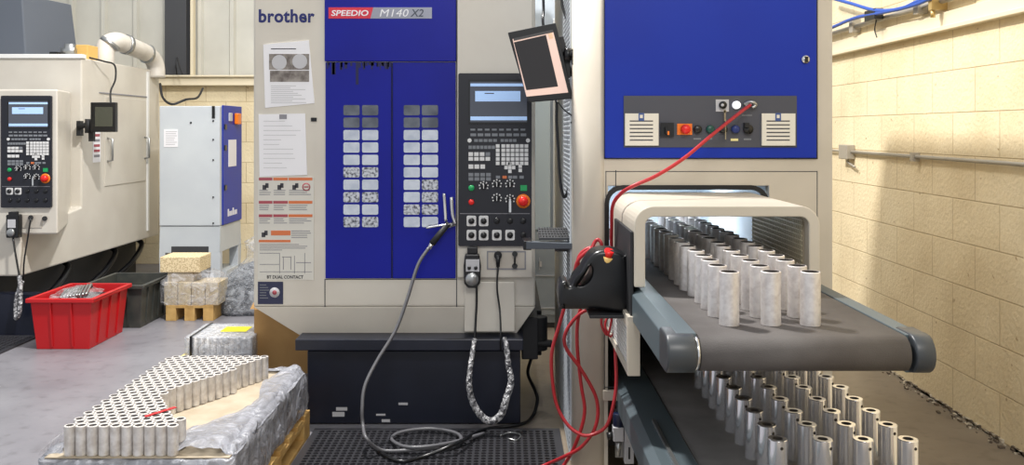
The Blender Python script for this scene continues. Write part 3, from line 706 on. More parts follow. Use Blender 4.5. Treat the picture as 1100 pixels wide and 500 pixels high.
b = MB(); fb(b, 778, 118, 779.6, 130, Y0-.03, .003, 0); fb(b, 779, 128, 780, 150, Y0-.02, .002, 0); c = P(779, 120, Y0-.03); b.cyl(c, c+Vector((0, .01, 0)), .006, n=8); b.build('key', mat('brass_key', (170, 158, 130), .3, metal=.7), cs)
b = MB(); fb(b, 785, 149, 793, 151.5, Y0-.001, .001, 0); fb(b, 745, 148.5, 753, 150, Y0-.001, .001, 1); fb(b, 759, 148.5, 765, 150, Y0-.001, .001, 1); fb(b, 799, 149, 807, 150.5, Y0-.001, .001, 1); fb(b, 797, 123.5, 808, 124.5, Y0-.001, .001, 1); b.build('legend_plate', [mat('legend_yellow', (226, 216, 150), .5), KEYG], cs)
b = MB(); b.tube([P(800, 112, Y0-.01), P(804, 110, Y0-.02), P(809, 110, Y0-.025), P(812, 113, Y0-.02), P(808, 116, Y0-.02)], .007, 8); b.cyl(P(804, 112, Y0), P(804, 112, Y0-.02), .014, n=12); b.build('air_fitting', GALV, cs)
# black slot gasket round the tunnel, on the face
b = MB()
def ushape(x0, x1, z0, z1, t, r, n=6):
    out = []
    for cx_, a0 in ((x1-r, 0), (x0+r, 90)):
        for i in range(n+1):
            a = math.radians(a0+90*i/n); out.append((cx_+r*math.cos(a), z1-r+r*math.sin(a)))
    out = [(x1, z0)] + out + [(x0, z0)]
    inn = []; r2 = max(r-t, .01)
    for cx_, a0 in ((x0+r, 90), (x1-r, 0)):
        for i in range(n+1):
            a = math.radians(a0+90*(n-i)/n if a0 == 90 else a0+90*(n-i)/n)
            inn.append((cx_+r2*math.cos(a), z1-r+r2*math.sin(a)))
    inn = [(x0+t, z0)] + inn + [(x1-t, z0)]
    return out, inn
def uprism(b, x0, x1, z0, z1, t, r, ya, yb, m=0, n=6):
    o, i = ushape(x0, x1, z0, z1, t, r, n); i = i[::-1]
    k = len(o)
    vs = [(p[0], ya, p[1]) for p in o]+[(p[0], ya, p[1]) for p in i]+[(p[0], yb, p[1]) for p in o]+[(p[0], yb, p[1]) for p in i]
    fs = []
    for j in range(k-1):
        fs += [(j, j+1, k+j+1, k+j), (2*k+j+1, 2*k+j, 3*k+j, 3*k+j+1), (j+1, j, 2*k+j, 2*k+j+1), (k+j, k+j+1, 3*k+j+1, 3*k+j)]
    fs += [(0, k, 3*k, 2*k), (k-1, 2*k-1, 4*k-1, 3*k-1)]
    b.add(vs, fs, m, False)
uprism(b, op0-.015, op1+.0, .95, zo+.002, .02, .08, YF-.006, YF+.02); b.build('tunnel_gasket', BLACK, fm)
# tunnel hood
YT = 3.12
b = MB(); uprism(b, .449, 1.103, .945, 1.232, .038, .07, YT, YF+.03, n=8)
th = b.build('tunnel_hood', CREAM2, fm, .004)
b = MB(); b.box(op0, op1, YB-.02, YB, .3, zo); b.build('rear_panel', mat('interior_pale_blue', (214, 226, 236), .4), fm)
b = MB(); b.box(op1-.006, op1, YF+.04, YB-.02, .945, zo); b.box(op0, op0+.006, YF+.04, YB-.02, .945, zo); b.box(op0, op1, YF+.04, YB-.02, zo-.006, zo); b.build('tunnel_liner', mat('interior_pale_blue', (214, 226, 236), .4), fm)
b = MB(); b.box(1.058, 1.064, YT+.05, YF+.02, .97, 1.19)
for i in range(34):
    y = YT+.06+i*.019; b.box(1.055, 1.058, y, y+.005, .97, 1.19, 1)
for i in range(12): b.box(1.054, 1.058, YT+.05, YF+.02, .975+i*.018, .979+i*.018, 1)
b.build('mesh_panel', [MESHM, mat('mesh_wire', (196, 186, 160), .4, metal=.4)], th)
b = MB()                                                    # lower side plates
b.box(.425, .468, YT, YT+.03, .632, .84, 0); b.box(.425, .468, YT+.03, YF, .632, .66, 0); b.box(.425, .468, YT+.03, YF, .80, .84, 0)
for i in range(34): b.box(.43, .438, YT+.03+i*.02, YT+.036+i*.02, .66, .80, 1)
for i in range(9): b.box(.43, .438, YT+.03, YF, .665+i*.016, .671+i*.016, 1)
b.build('mesh_side_plate', [CREAM2, WHITE], fm)
# lower left service bay with the pneumatic unit
b = MB(); fb(b, 648, 420, 690, 431, YF-.02, .02); fb(b, 686, 431, 692, 515, YF-.02, .02); b.build('service_frame', CREAM2, fm, .003)
b = MB(); fb(b, 649, 345, 649.8, 420, YF-.002, .002); fb(b, 649, 416, 668, 416.8, YF-.002, .002); b.build('side_slot', DGREY, fm)
fr = thing('air_regulator', P(672, 480, YF-.04), 'twin air filter regulator with dark blue caps at the foot of the machine', 'regulator')
b = MB()
for p in (664.5, 675.5): b.cyl(P(p, 459, YF-.05), P(p, 444+(0 if p < 670 else -3), YF-.05), .024, n=18)
b.build('adjuster_cap', mat('cap_navy', (18, 28, 58), .35), fr, .003)
b = MB(); fb(b, 659, 460, 670, 475, YF-.075, .05); fb(b, 671, 460, 681, 475, YF-.075, .05); fb(b, 681, 459, 682, 463, YF-.05, .05); b.build('regulator_body', INKL, fr, .004)
b = MB(); b.cyl(P(664.5, 475, YF-.05), P(664.5, 490, YF-.05), .013, .009, n=14); b.build('filter_bowl', GALV, fr)
b = MB(); fb(b, 671, 475, 681, 499, YF-.065, .04, 0); fb(b, 675, 481, 677, 494, YF-.067, .003, 1); b.build('lubricator_bowl', [INKL, BLACK], fr, .004)
b = MB(); b.cyl(P(652, 469, YF-.05), P(659, 468, YF-.05), .016, n=12); b.cyl(P(681, 466, YF-.05), P(687, 466, YF-.05), .018, n=12); b.build('end_fitting', BLACK, fr)
b = MB(); fb(b, 661, 440, 679, 492, YF-.012, .012); b.build('mounting_plate', GALV, fr)

# ================================================================== conveyors
def conveyor(label, x0, x1, rail, zt, y0, y1, thick, xr, bm_=None):
    c = thing('conveyor', ((x0+x1)/2, (y0+y1)/2, 0), label, 'conveyor')
    r = thick/2
    zc_ = zt-r; n = 12; prof = []
    for i in range(n+1):
        a = math.radians(90+180*i/n); prof.append((y0+r+r*math.cos(a), zc_+r*math.sin(a)))
    for i in range(n+1):
        a = math.radians(-90+180*i/n); prof.append((y1-r+r*math.cos(a), zc_+r*math.sin(a)))
    b = MB(); b.prism(prof, 'x', x0, x1, 0, True); bl = b.build('belt', bm_ or BELT, c)
    b = MB(); b.prism([(rail, zt-.105), (x0-.004, zt-.105), (x0-.004, zt+.006), (rail+.03, zt+.006), (rail, zt-.012)], 'y', y0+r, y1-.1)
    b.build('side_rail', SLATE, c, .003)
    b = MB(); b.box(x1+.004, xr, y0+r, y1-.1, zt-.105, zt+.002); b.build('side_rail', SLATE, c, .003)
    for a, e, s_ in ((rail, x0-.012, -1), (x1+.012, xr+.01, 1)):
        b = MB(); R_ = r+.005; a_ = a-.004 if s_ < 0 else a; b.prism([(y0+r+.09, zc_+R_), (y0+r+.09, zc_-R_)]+[(y0+r-R_*math.sin(t), zc_-R_*math.cos(t)) for t in [math.pi*k/14 for k in range(15)]], 'x', a_, e, 0, True)
        cp = b.build('end_cap', ENDCAP, c, .006)
        if s_ < 0:
            for zz in (-.02, .025):
                d = MB(); d.lathe([(.008, 0), (.007, .004), (.0001, .006)], (a+.05, y0+.012, zc_+zz), 12, 0, 'y'); d.build('bolt', STEEL, cp)
    b = MB(); b.cyl((x0-.012, y0+r, zc_), (x0, y0+r, zc_), r-.002, n=28); b.build('roller_collar', STEEL, c)
    return c
YU = 2.42
zu = .927
uc = conveyor('upper belt conveyor coming out of the tunnel, carrying matte grey tubes', .532, 1.108, .443, zu, YU, 5.2, .098, 1.165)
# legs of the upper conveyor inside the machine (stand on the floor behind)
b = MB()
for x in (.47, 1.13):
    b.box(x-.02, x+.02, 5.05, 5.09, .3, zu-.1)
b.box(.47, 1.13, 5.05, 5.09, zu-.15, zu-.11); b.build('support_leg', SLATE, uc)
b = MB(); b.box(.47, 1.12, YU+.12, 5.1, zu-.09, zu-.07); b.build('belt_pan', DGREY, uc)
lc = conveyor('lower belt conveyor near the floor carrying rows of shiny tubes', .625, 1.275, .47, .405, 2.2, 5.2, .09, 1.31, mat('belt_dusty_lit_grey', (116, 113, 110), .8, rgb2=(98, 95, 92), noise_scale=5, bump=.15, bump_scale=300))  # belt colour holds dust and painted-in light, paler than the upper belt
for y in (2.5, 5.0):
    for x in (.485, 1.29):
        b = MB(); b.box(x-.015, x+.015, y, y+.04, 0, .31); b.build('leg', SLATE, lc)
b = MB(); b.box(.47, 1.31, 2.5, 2.54, .26, .30); b.build('cross_brace', SLATE, lc)
b = MB(); b.box(.54, .552, 2.3, 3.3, .411, .422); b.build('guide_strip', GALV, lc)

# ---------------- tubes on the belts
ORD = ['front', 'second', 'third', 'fourth', 'fifth', 'sixth', 'seventh', 'eighth', 'ninth', 'tenth', 'eleventh', 'twelfth', 'thirteenth', 'fourteenth', 'fifteenth', 'sixteenth', 'seventeenth', 'eighteenth']
def rowname(i): return 'front row' if i == 0 else ORD[i]+' row from the front'
def tube_mesh(name, r, h, ri, mats, n=24, hole=False):
    b = MB(); b.lathe([(r-.0015, 0), (r, .002), (r, h-.002), (r-.0015, h), (ri+.001, h)], (0, 0, 0), n, 0, closed=True)
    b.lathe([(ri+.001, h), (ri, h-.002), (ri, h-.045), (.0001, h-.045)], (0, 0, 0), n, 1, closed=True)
    b.add([((r-.0015)*math.cos(2*math.pi*j/n), (r-.0015)*math.sin(2*math.pi*j/n), 0) for j in range(n)], [list(range(n))[::-1]])
    if hole:
        s = len(b.v); a = math.radians(-70)
        p = Vector((math.cos(a), math.sin(a), 0)); c = p*(r-.004)+Vector((0, 0, h-.022)); b.cyl(c, c+p*.0046, .005, n=10, m=1)
    me = bpy.data.meshes.new(name); me.from_pydata([tuple(v) for v in b.v], [], b.f)
    for m in mats: me.materials.append(m)
    for p, mi, sm in zip(me.polygons, b.mi, b.sm): p.material_index = mi; p.use_smooth = sm
    bm = bmesh.new(); bm.from_mesh(me); bmesh.ops.remove_doubles(bm, verts=bm.verts, dist=1e-6); bmesh.ops.recalc_face_normals(bm, faces=bm.faces)
    for e in bm.edges:
        if len(e.link_faces) == 2 and e.calc_face_angle(0) > .6: e.smooth = False
    bm.to_mesh(me); bm.free()
    return me
def place(me, name, x, y, z, rz, label, group, cat='tube'):
    o = bpy.data.objects.new(name, me); COL.objects.link(o); o.location = (x, y, z); o.rotation_euler.z = rz
    return tag(o, label, cat, group)
mu = tube_mesh('aluminium_tube', .0292, .158, .0235, [ALU, BORE])
cols = ['left', 'middle', 'right']
for i in range(17):
    y = 2.60+.114*i
    for j, x in enumerate((.647, .777, .893)):
        place(mu, 'aluminium_tube', x+random.uniform(-.006, .006), y+random.uniform(-.008, .008), zu, random.uniform(0, 6),
              f'matte grey aluminium tube on the upper belt, {rowname(i)}, {cols[j]} column', 'matte tubes on the upper conveyor')
mlw = tube_mesh('polished_tube', .0295, .16, .0145, [CHROME, BORE], hole=True)
cols = ['leftmost', 'second from left', 'third from left', 'rightmost']
for i in range(9):
    y = 2.68+.135*i
    for j, x in enumerate((.822, .952, 1.08, 1.212)):
        place(mlw, 'polished_tube', x+random.uniform(-.003, .003), y+random.uniform(-.004, .004), .405, random.uniform(-.3, .3),
              f'shiny metal tube on lower belt, {rowname(i)}, {cols[j]} column', 'shiny tubes on the lower conveyor')

# ================================================================== jerrycan on its bracket
bk = thing('wall_bracket', (.42, 3.3, .95), 'black bracket fixed to the left side of the tunnel hood', 'bracket')
b = MB(); b.box(.437, .449, 3.14, 3.62, .80, 1.14); bp = b.build('back_plate', BLACKM, bk, .004)
b = MB(); b.box(.30, .437, 3.22, 3.5, .813, .825); b.build('shelf', BLACKM, bk, .003)
jc = thing('jerrycan', (.32, 3.32, .83), 'black plastic jerrycan with a red and yellow cap beside the tunnel', 'canister')
YJ = 3.25
def J(p, q): return (wx(p, YJ), wz(q, YJ))
outl = [J(*a) for a in ((602, 331), (600, 322), (601, 308), (604, 303), (609, 303), (612, 308), (617, 303), (624, 293), (630, 282), (636, 274), (643, 270), (652, 269), (662, 270), (671, 274), (675, 280), (675, 333), (640, 333), (604, 333))]
hole = [J(*a) for a in ((618, 306), (621, 300), (628, 293), (633, 287), (636, 288), (636, 296), (632, 303), (625, 307))]
def puffy(name, outer, inner, ya, yb, r, m, parent):
    """outline with a hole, rounded over its front and back edges"""
    def area2(l): return sum(l[i-1][0]*l[i][1]-l[i][0]*l[i-1][1] for i in range(len(l)))
    if area2(outer) < 0: outer = outer[::-1]
    if area2(inner) > 0: inner = inner[::-1]
    def inset(l, d):
        n = len(l); out = []
        for i in range(n):
            t = (Vector(l[(i+2) % n])-Vector(l[i-2])).normalized(); out.append((l[i][0]-t.y*d, l[i][1]+t.x*d))
        return out
    prof = [(ya+r*(1-math.sin(a)), r*(1-math.cos(a))) for a in [math.radians(90-15*k) for k in range(7)]]
    prof = prof + [(ya+yb-y, d) for y, d in prof[::-1]]
    bm = bmesh.new(); rings = []
    for l in (outer, inner):
        rg = []
        for y, d in prof:
            k_ = d if l is outer else d*.5
            rg.append([bm.verts.new((x, y, z)) for x, z in inset(l, k_)])
        n = len(l)
        for i in range(len(rg)-1):
            for j in range(n): bm.faces.new((rg[i][j], rg[i][(j+1) % n], rg[i+1][(j+1) % n], rg[i+1][j]))
        rings.append(rg)
    for e_ in (0, -1):
        es = []
        for rg in rings:
            n = len(rg[e_])
            for j in range(n): es.append(bm.edges.get((rg[e_][j], rg[e_][(j+1) % n])))
        bmesh.ops.triangle_fill(bm, use_beauty=True, edges=es)
    bmesh.ops.recalc_face_normals(bm, faces=bm.faces)
    off = root_of(parent).location
    for v in bm.verts: v.co -= off
    for f_ in bm.faces: f_.smooth = True
    me = bpy.data.meshes.new(name); bm.to_mesh(me); bm.free(); me.materials.append(m)
    ob = bpy.data.objects.new(name, me); COL.objects.link(ob); ob.parent = parent
    return ob
def smooth2(l, k=4):
    q = [Vector((x, z, 0)) for x, z in l]; q = spline(q+[q[0]], k)[:-1]
    return [(v.x, v.y) for v in q]
puffy('body', smooth2(outl), smooth2(hole), YJ, YJ+.15, .018, BLACK, jc)
b = MB(); c = Vector((wx(653, YJ), YJ+.022, wz(278, YJ))); d = Vector((.25, -.45, 1)).normalized()
b.cyl(c-d*.02, c+d*.012, .028, .026, n=18, m=1); b.cyl(c+d*.012, c+d*.032, .022, .018, n=18, m=0); b.build('cap', [REDB, mat('cap_yellow', (240, 200, 120), .4)], jc)

# ================================================================== red air hoses
def hose(pts, label, r=.0075, m=REDH, name='red_air_hose'):
    b = MB(); b.tube(pts, r, 8); return tag(b.build(name, m), label, 'hose', None)
hose([P(806, 113, YF-.06), P(795, 121, 3.70), P(765, 145, 3.6), P(735, 170, 3.5), P(705, 189, 3.42), P(680, 200, 3.40), P(666, 209, 3.45), P(658, 222, 3.5), P(657, 245, 3.55), P(657, 270, 3.6), P(659, 300, 3.65), P(661, 330, 3.68), P(661, 372, 3.7), P(662, 410, 3.68), P(659, 435, 3.66), P(652, 457, 3.66), P(640, 466, 3.66), P(626, 468, 3.66), P(610, 457, 3.68), P(598, 435, 3.7), P(593, 405, 3.7), P(593, 378, 3.7), P(600, 352, 3.7), P(608, 325, 3.68), P(616, 300, 3.66), P(621, 280, 3.64), P(636, 266, 3.64)],
     'long red air hose from the upper fitting, widest loop beside the corner post')
hose([P(621, 290, 3.66), P(622, 276, 3.66), P(632, 267, 3.66), P(645, 269, 3.66), P(650, 290, 3.68), P(640, 325, 3.7), P(621, 339, 3.7), P(608, 357, 3.7), P(608, 374, 3.7), P(626, 400, 3.7), P(641, 430, 3.7), P(640, 458, 3.7), P(625, 480, 3.72), P(606, 491, 3.78), P(588, 499, 3.88), P(572, 506, 3.86)],
     'red air hose making an S bend down the corner post to the floor')
hose([P(633, 277, 3.6), P(638, 262, 3.62), P(643, 258, 3.62), P(646, 268, 3.62), P(635, 300, 3.68), P(622, 338, 3.72), P(620, 370, 3.72), P(624, 412, 3.72), P(628, 444, 3.72), P(619, 476, 3.74), P(608, 497, 3.82), P(598, 508, 3.8)],
     'red air hose hanging nearly straight along the corner post')
hose([P(648, 330, 3.6), P(646, 348, 3.6), P(652, 360, 3.6), P(656, 350, 3.6), P(658, 334, 3.62), P(662, 350, 3.6), P(656, 362, 3.6), P(650, 350, 3.62), P(655, 336, 3.64)],
     'short tight coil of red hose below the jerrycan', .005)

# ================================================================== monitor, keyboard tray
YN = 3.95
mo = thing('monitor', P(585, 70, YN), 'tilted black monitor with a pale pink screen border beside the corner post', 'monitor')
def q3(pts, Y, dy, m, name, parent, tilt=0):
    b = MB(); a = [Vector((wx(p, Y), Y, wz(q, Y))) for p, q in pts]; b.hull8(a, [v+dy for v in a]); return b.build(name, m, parent, .003)
hs = q3([(545.5, 35), (597, 24.5), (616, 106), (567.5, 110)], YN, Vector((.0, .035, 0)), BLACK, 'screen_housing', mo)
q3([(550.5, 42), (594, 32.5), (610.5, 99.5), (565.5, 104)], YN-.003, Vector((0, .003, 0)), SCRP, 'screen', hs)
q3([(551.5, 41.5), (594, 32), (594.8, 34.6), (552, 44)], YN-.005, Vector((0, .002, 0)), DGREY, 'title_bar', hs)
q3([(552, 45.5), (586.5, 37.5), (599.5, 93), (565.5, 97)], YN-.005, Vector((0, .002, 0)), SCRD, 'window_area', hs)
q3([(588.8, 36), (593, 35), (594.5, 41), (590.3, 42)], YN-.0055, Vector((0, .002, 0)), mat('screen_tan', (214, 180, 150), .3, emit=.3), 'icon_strip', hs)
q3([(599, 40), (605, 38.5), (617, 82), (610, 84)], YN+.01, Vector((0, .04, 0)), BLACKM, 'rear_cover', mo)
b = MB(); b.cyl(P(606, 58, YN+.02), P(618, 58, YN-.02), .014, n=12); b.cyl(P(610, 52, YN), P(610, 65, YN), .016, n=12); b.build('pivot_arm', BLACK, mo)
b = MB(); b.box(wx(618, 3.98), XC0, 3.9, 4.0, wz(70, 3.95), wz(53, 3.95)); b.v = [Vector((min(v.x, XC0) if v.x > .28 else v.x-.02, v.y, v.z)) for v in b.v]; b.build('mount_plate', BLACKM, mo, .004)
def cable(pts, label, r=.007, m=BLACK, name='black_cable'):
    b = MB(); b.tube(pts, r, 7); return tag(b.build(name, m), label, 'cable')
cable([P(583, -25, 4.3), P(584, 10, 4.25), P(584, 30, 4.2), P(597, 100, 4.15), P(598, 130, 4.15), P(600, 165, 4.15), P(602, 195, 4.15), P(606, 212, 4.15), P(611, 200, 4.15), P(612, 170, 4.15), P(611, 150, 4.15), P(618, 128, 4.0)], 'black cable passing behind the monitor and sagging in a long U')
cable([P(603, -25, 4.35), P(604, 5, 4.3), P(610, 25, 4.25), P(613, 55, 4.2), P(612, 110, 4.2), P(613, 160, 4.2), P(613, 190, 4.2), P(616, 204, 4.2)], 'black cable hanging right behind the monitor beside the post')
cable([P(598, 108, 4.0), P(606, 118, 3.97), P(614, 124, 3.95), P(620, 128, 3.94), P(613, 132, 3.96)], 'thin black cord tied off just under the monitor', .003)
kt = thing('keyboard_tray', P(593, 262, 4.0), 'dark keyboard tray on a bracket beside the corner post', 'tray')
b = MB(); b.hull8([P(565, 260, 4.0), P(622, 262, 3.92), P(622, 267.5, 3.92), P(565, 268, 4.0)], [P(567, 259, 4.2), P(617, 259, 4.2), P(617, 264, 4.2), P(567, 264, 4.2)]); b.build('shelf', mat('tray_grey', (70, 76, 84), .4), kt, .002)
b = MB(); b.box(wx(565, 4.0)-.012, wx(571, 4.0), 4.0, 4.12, wz(269, 4.0), wz(259, 4.0)); b.build('end_bracket', BLACK, kt, .003)
b = MB(); b.box(.22, XC0, 4.06, 4.12, wz(270, 4.0)-.01, wz(264, 4.0)-.012); b.build('arm', DGREY, kt)
kb = thing('keyboard', P(596, 255, 4.1), 'dark grey keyboard lying on the tray', 'keyboard')
b = MB(); a = [P(580, 259, 4.04), P(619, 259, 4.0), P(614, 250, 4.16), P(580, 247, 4.2)]
zt_ = wz(260, 4.0)
A = [Vector((wx(579, 4.02), 4.02, zt_+.004)), Vector((wx(616, 4.02), 4.02, zt_+.004)), Vector((wx(612, 4.02), 4.17, zt_+.03)), Vector((wx(579, 4.02), 4.17, zt_+.03))]
b.hull8(A, [v+Vector((0, 0, .014)) for v in A]); kbo = b.build('case', DGREY, kb, .002)
b = MB()
for i in range(11):
    for j in range(4):
        u0, v0 = (i+.15)/11, (j+.15)/4; u1, v1 = (i+.85)/11, (j+.85)/4
        def Q(u, v): return A[0]*(1-u)*(1-v)+A[1]*u*(1-v)+A[2]*u*v+A[3]*(1-u)*v+Vector((0, 0, .0145))
        a = [Q(u0, v0), Q(u1, v0), Q(u1, v1), Q(u0, v1)]; b.hull8(a, [v+Vector((0, 0, .004)) for v in a])
b.build('keys', BLACKM, kb)

# ================================================================== floor mats
def ringmat(name, x0, x1, y0, y1, pitch, label):
    b = MB(); nx = int((x1-x0)/pitch); ny = int((y1-y0)/pitch); px = (x1-x0)/nx; py = (y1-y0)/ny; t = .012
    for i in range(nx):
        for j in range(ny):
            cx_ = x0+(i+.5)*px; cy_ = y0+(j+.5)*py
            sq = [(cx_+a*px/2, cy_+c*py/2) for a, c in ((1, 0), (1, 1), (0, 1), (-1, 1), (-1, 0), (-1, -1), (0, -1), (1, -1))]
            oc = [(cx_+.42*px*math.cos(k*math.pi/4), cy_+.42*py*math.sin(k*math.pi/4)) for k in range(8)]
            vs = [(x, y, t) for x, y in sq]+[(x, y, t) for x, y in oc]+[(x, y, .001) for x, y in oc]
            b.add(vs, [(k, (k+1) % 8, 8+(k+1) % 8, 8+k) for k in range(8)]+[(8+k, 8+(k+1) % 8, 16+(k+1) % 8, 16+k) for k in range(8)])
    e = .03
    for (a, c, d, f_) in ((x0-e, x0, y0-e, y1+e), (x1, x1+e, y0-e, y1+e), (x0, x1, y0-e, y0), (x0, x1, y1, y1+e)): b.box(a, c, d, f_, .001, t)
    return tag(b.build(name, mat('mat_rubber', (52, 52, 56), .3)), label, 'mat')
ringmat('rubber_floor_mat', -.93, .23, 3.3, 4.38, .032, 'black perforated rubber mat on the floor in front of the centre machine')
ringmat('rubber_floor_mat', -4.4, -3.42, 5.5, 6.38, .04, 'black perforated mat at the left edge before the red bin')
b = MB()
rr = random.Random(5)
c = FP(548, 470, .014)
b.tube([c+Vector((-.05, .02, 0)), c+Vector((0, .05, .005)), c+Vector((.05, .02, .004)), c+Vector((.03, -.04, 0)), c+Vector((-.01, -.03, .004))], .003, 6)
tag(b.build('metal_shaving', GALV), 'thin curl of pale metal shaving on the mat', 'shaving')

# ================================================================== pallet of tubes, foreground left
dT, hT = .0415, .108
ztp = .43
pl = thing('pallet', (-1.33, 3.73, 0), 'wooden pallet under the wrapped tube stack in the left foreground', 'pallet')
for i, y in enumerate([3.16+.155*k for k in range(8)]):
    b = MB(); b.box(-1.68, -.97, y, y+.1, .105, .125); b.build('deck_board', WOOD, pl, .002)
for x in (-1.68, -1.37, -1.07):
    b = MB(); b.box(x, x+.1, 3.16, 4.345, .085, .105); b.build('stringer_board', WOOD, pl, .002)
    for y in (3.16, 3.68, 4.22):
        b = MB(); b.box(x, x+.1, y, y+.12, .018, .085); b.build('block', WOOD, pl, .002)
    b = MB(); b.box(x, x+.1, 3.16, 4.345, 0, .018); b.build('bottom_board', WOOD, pl, .002)
b = MB(); b.box(-1.645, -1.02, 3.215, 4.285, .125, .21)
tag(b.build('cardboard_box', CARD), 'low brown cardboard layer on the pallet beneath the grey plastic wrap', 'box')
mt = tube_mesh('aluminium_tube', dT/2-.0006, hT, .0125, [ALUP, BOREP], 16)
z1 = ztp-hT
# lower layer, seen at its front and right edges through the wrap
low = []
for i in range(15):
    low.append((-1.62+dT/2+i*dT, 3.20+dT/2))
for j in range(1, 25): low.append((-1.62+dT/2+14*dT, 3.20+dT/2+j*dT))
for x, y in low:
    place(mt, 'aluminium_tube', x, y, .21, random.uniform(0, 6), 'dull aluminium tube in the lower wrapped layer on the pallet edge', 'lower layer tubes on the pallet')
b = MB(); b.box(-1.665, -1.0, 3.18, 4.31, z1-.004, z1)
tag(b.build('card_sheet', CARDL), 'pale cardboard sheet under the open pile of tubes', 'cardboard')
poly = [(-1.605, 3.19), (-1.195, 3.19), (-1.20, 3.27), (-1.30, 3.40), (-1.40, 3.59), (-1.12, 4.20), (-1.605, 4.21)]
def inside(x, y):
    c = False; n = len(poly)
    for i in range(n):
        x1_, y1_ = poly[i]; x2_, y2_ = poly[(i+1) % n]
        if (y1_ > y) != (y2_ > y) and x < (x2_-x1_)*(y-y1_)/(y2_-y1_)+x1_: c = not c
    return c
j = 0; cnt = 0; y = 3.205
front = 0
while y < 4.21:
    x = -1.585 + (dT/2 if j % 2 else 0)
    row = 0
    while x < -1.08:
        if inside(x, y):
            if j == 0: lb = f'dull aluminium tube in the nearest row of the pallet pile, {["leftmost","second from left","third from left","fourth from left","fifth from left","sixth from left","seventh from left","eighth from left","ninth from left","tenth from left"][front]}'; front += 1
            elif y < 3.45: lb = 'dull aluminium tube in the near block of the pallet pile, behind its first row'
            elif y < 3.85: lb = 'dull aluminium tube in the middle of the pallet pile, where it is narrow'
            else: lb = 'dull aluminium tube in the far wide end of the pallet pile'
            place(mt, 'aluminium_tube', x+random.uniform(-.0004, .0004), y, z1+random.uniform(0, .001), random.uniform(0, 6), lb, 'aluminium tubes packed on the pallet'); cnt += 1
        x += dT
    y += dT*.868; j += 1
print('pile tubes', cnt)
# crinkled wrap draped round the stack
def wrap(name, x0, x1, y0, y1, levels, m, label, cat, amp=.012, per=220, inner=None, rr=.03, seed=0, front=None):
    loops = []; fs = []; vs = []
    def loop(ins, z, a):
        pts = rrect(x0+ins, x1-ins, y0+ins, y1-ins, max(rr, .005), 3)
        # resample
        P_ = [Vector((p[0], p[1], 0)) for p in pts]; P_.append(P_[0]); L_ = [0]
        for i in range(1, len(P_)): L_.append(L_[-1]+(P_[i]-P_[i-1]).length)
        out = []
        for k in range(per):
            t = L_[-1]*k/per; i = 0
            while L_[i+1] < t: i += 1
            q = P_[i].lerp(P_[i+1], (t-L_[i])/max(L_[i+1]-L_[i], 1e-9)); q.z = z
            nv = Vector((q.x*7+seed, q.y*7, z*14)); nv2 = nv*3.1
            d = Vector(noise.noise_vector(nv))*a + Vector(noise.noise_vector(nv2))*a*.5
            out.append(q+d)
        return out
    for (ins, z, a) in levels: vs += loop(ins, z, a*amp)
    if front is not None:
        for v in vs:
            if v.y < y0+.05: v.z = min(v.z, front+.006*noise.noise(v*20))
    k = len(levels)
    fs = [(i*per+j, i*per+(j+1) % per, (i+1)*per+(j+1) % per, (i+1)*per+j) for i in range(k-1) for j in range(per)]
    b = MB(); b.add(vs, fs, 0, True)
    if inner: b.add(vs[:per], [list(range(per))], 0, False)
    return tag(b.build(name, m), label, cat)
lv = [(.035, z1+.012, .6), (.02, z1+.018, 1.2), (-.005, z1+.016, 1.5), (-.02, z1-.005, 1.2), (-.022, z1-.04, 1), (-.024, z1-.08, 1), (-.03, z1-.12, 1.2), (-.03, z1-.16, 1.2), (-.028, z1-.175, 1)]
wrap('plastic_wrap', -1.665, -1.0, 3.18, 4.31, [(i, z, a) for i, z, a in lv], FILMG, 'grey crinkled plastic wrap round the lower layer of the foreground pallet', 'plastic', .011, front=z1-.006)
# loose flap of plastic folded on the right shoulder
b = MB(); nu, nv_ = 60, 14; vs = []
for i in range(nu+1):
    u = i/nu; y = 3.2+u*1.08
    wdt = .19*(1-u)+.07+.05*math.sin(u*9)
    for j in range(nv_+1):
        v = j/nv_; x = -1.0+.02-wdt*(1-v)
        zz = z1+.012+.03*math.sin(v*math.pi)*(.6+.4*math.sin(u*14))+.012*noise.noise(Vector((x*22, y*14, 2)))
        if v > .85: zz -= .02
        vs.append((x+.012*noise.noise(Vector((x*10, y*12, 8))), y+.012*noise.noise(Vector((x*20, y*9, 5))), max(zz, z1+.003)))
b.add(vs, [(i*(nv_+1)+j, i*(nv_+1)+j+1, (i+1)*(nv_+1)+j+1, (i+1)*(nv_+1)+j) for i in range(nu) for j in range(nv_)], 0, True)
tag(b.build('plastic_flap', FILMG), 'loose fold of crinkled plastic along the right edge of the open pallet pile', 'plastic')
# clear film bulging along the left
b = MB(); vs = []
for i in range(nu+1):
    u = i/nu; y = 3.19+u*1.1
    for j in range(nv_+1):
        v = j/nv_; x = -1.615-.075*math.sin(v*math.pi*.5)
        zz = z1+.085*(1-v)**1.3+.02*noise.noise(Vector((u*12, v*3, 1)))
        vs.append((x+.008*noise.noise(Vector((v*5, y*15, 8))), y, max(zz, z1+.002)))
b.add(vs, [(i*(nv_+1)+j, i*(nv_+1)+j+1, (i+1)*(nv_+1)+j+1, (i+1)*(nv_+1)+j) for i in range(nu) for j in range(nv_)], 0, True)
tag(b.build('plastic_film', FILM), 'clear plastic film slumped along the left side of the pallet pile', 'plastic')
c = P(160, 446, 3.33)
b = MB(); b.hull8([(-1.355, 3.30, ztp+.0015), (-1.345, 3.285, ztp+.0015), (-1.27, 3.40, ztp+.0015), (-1.285, 3.41, ztp+.0015)], [(-1.355, 3.30, ztp+.004), (-1.345, 3.285, ztp+.004), (-1.27, 3.40, ztp+.004), (-1.285, 3.41, ztp+.004)])
tag(b.build('red_tag', RED), 'small red strip lying on top of the near tubes', 'tag')

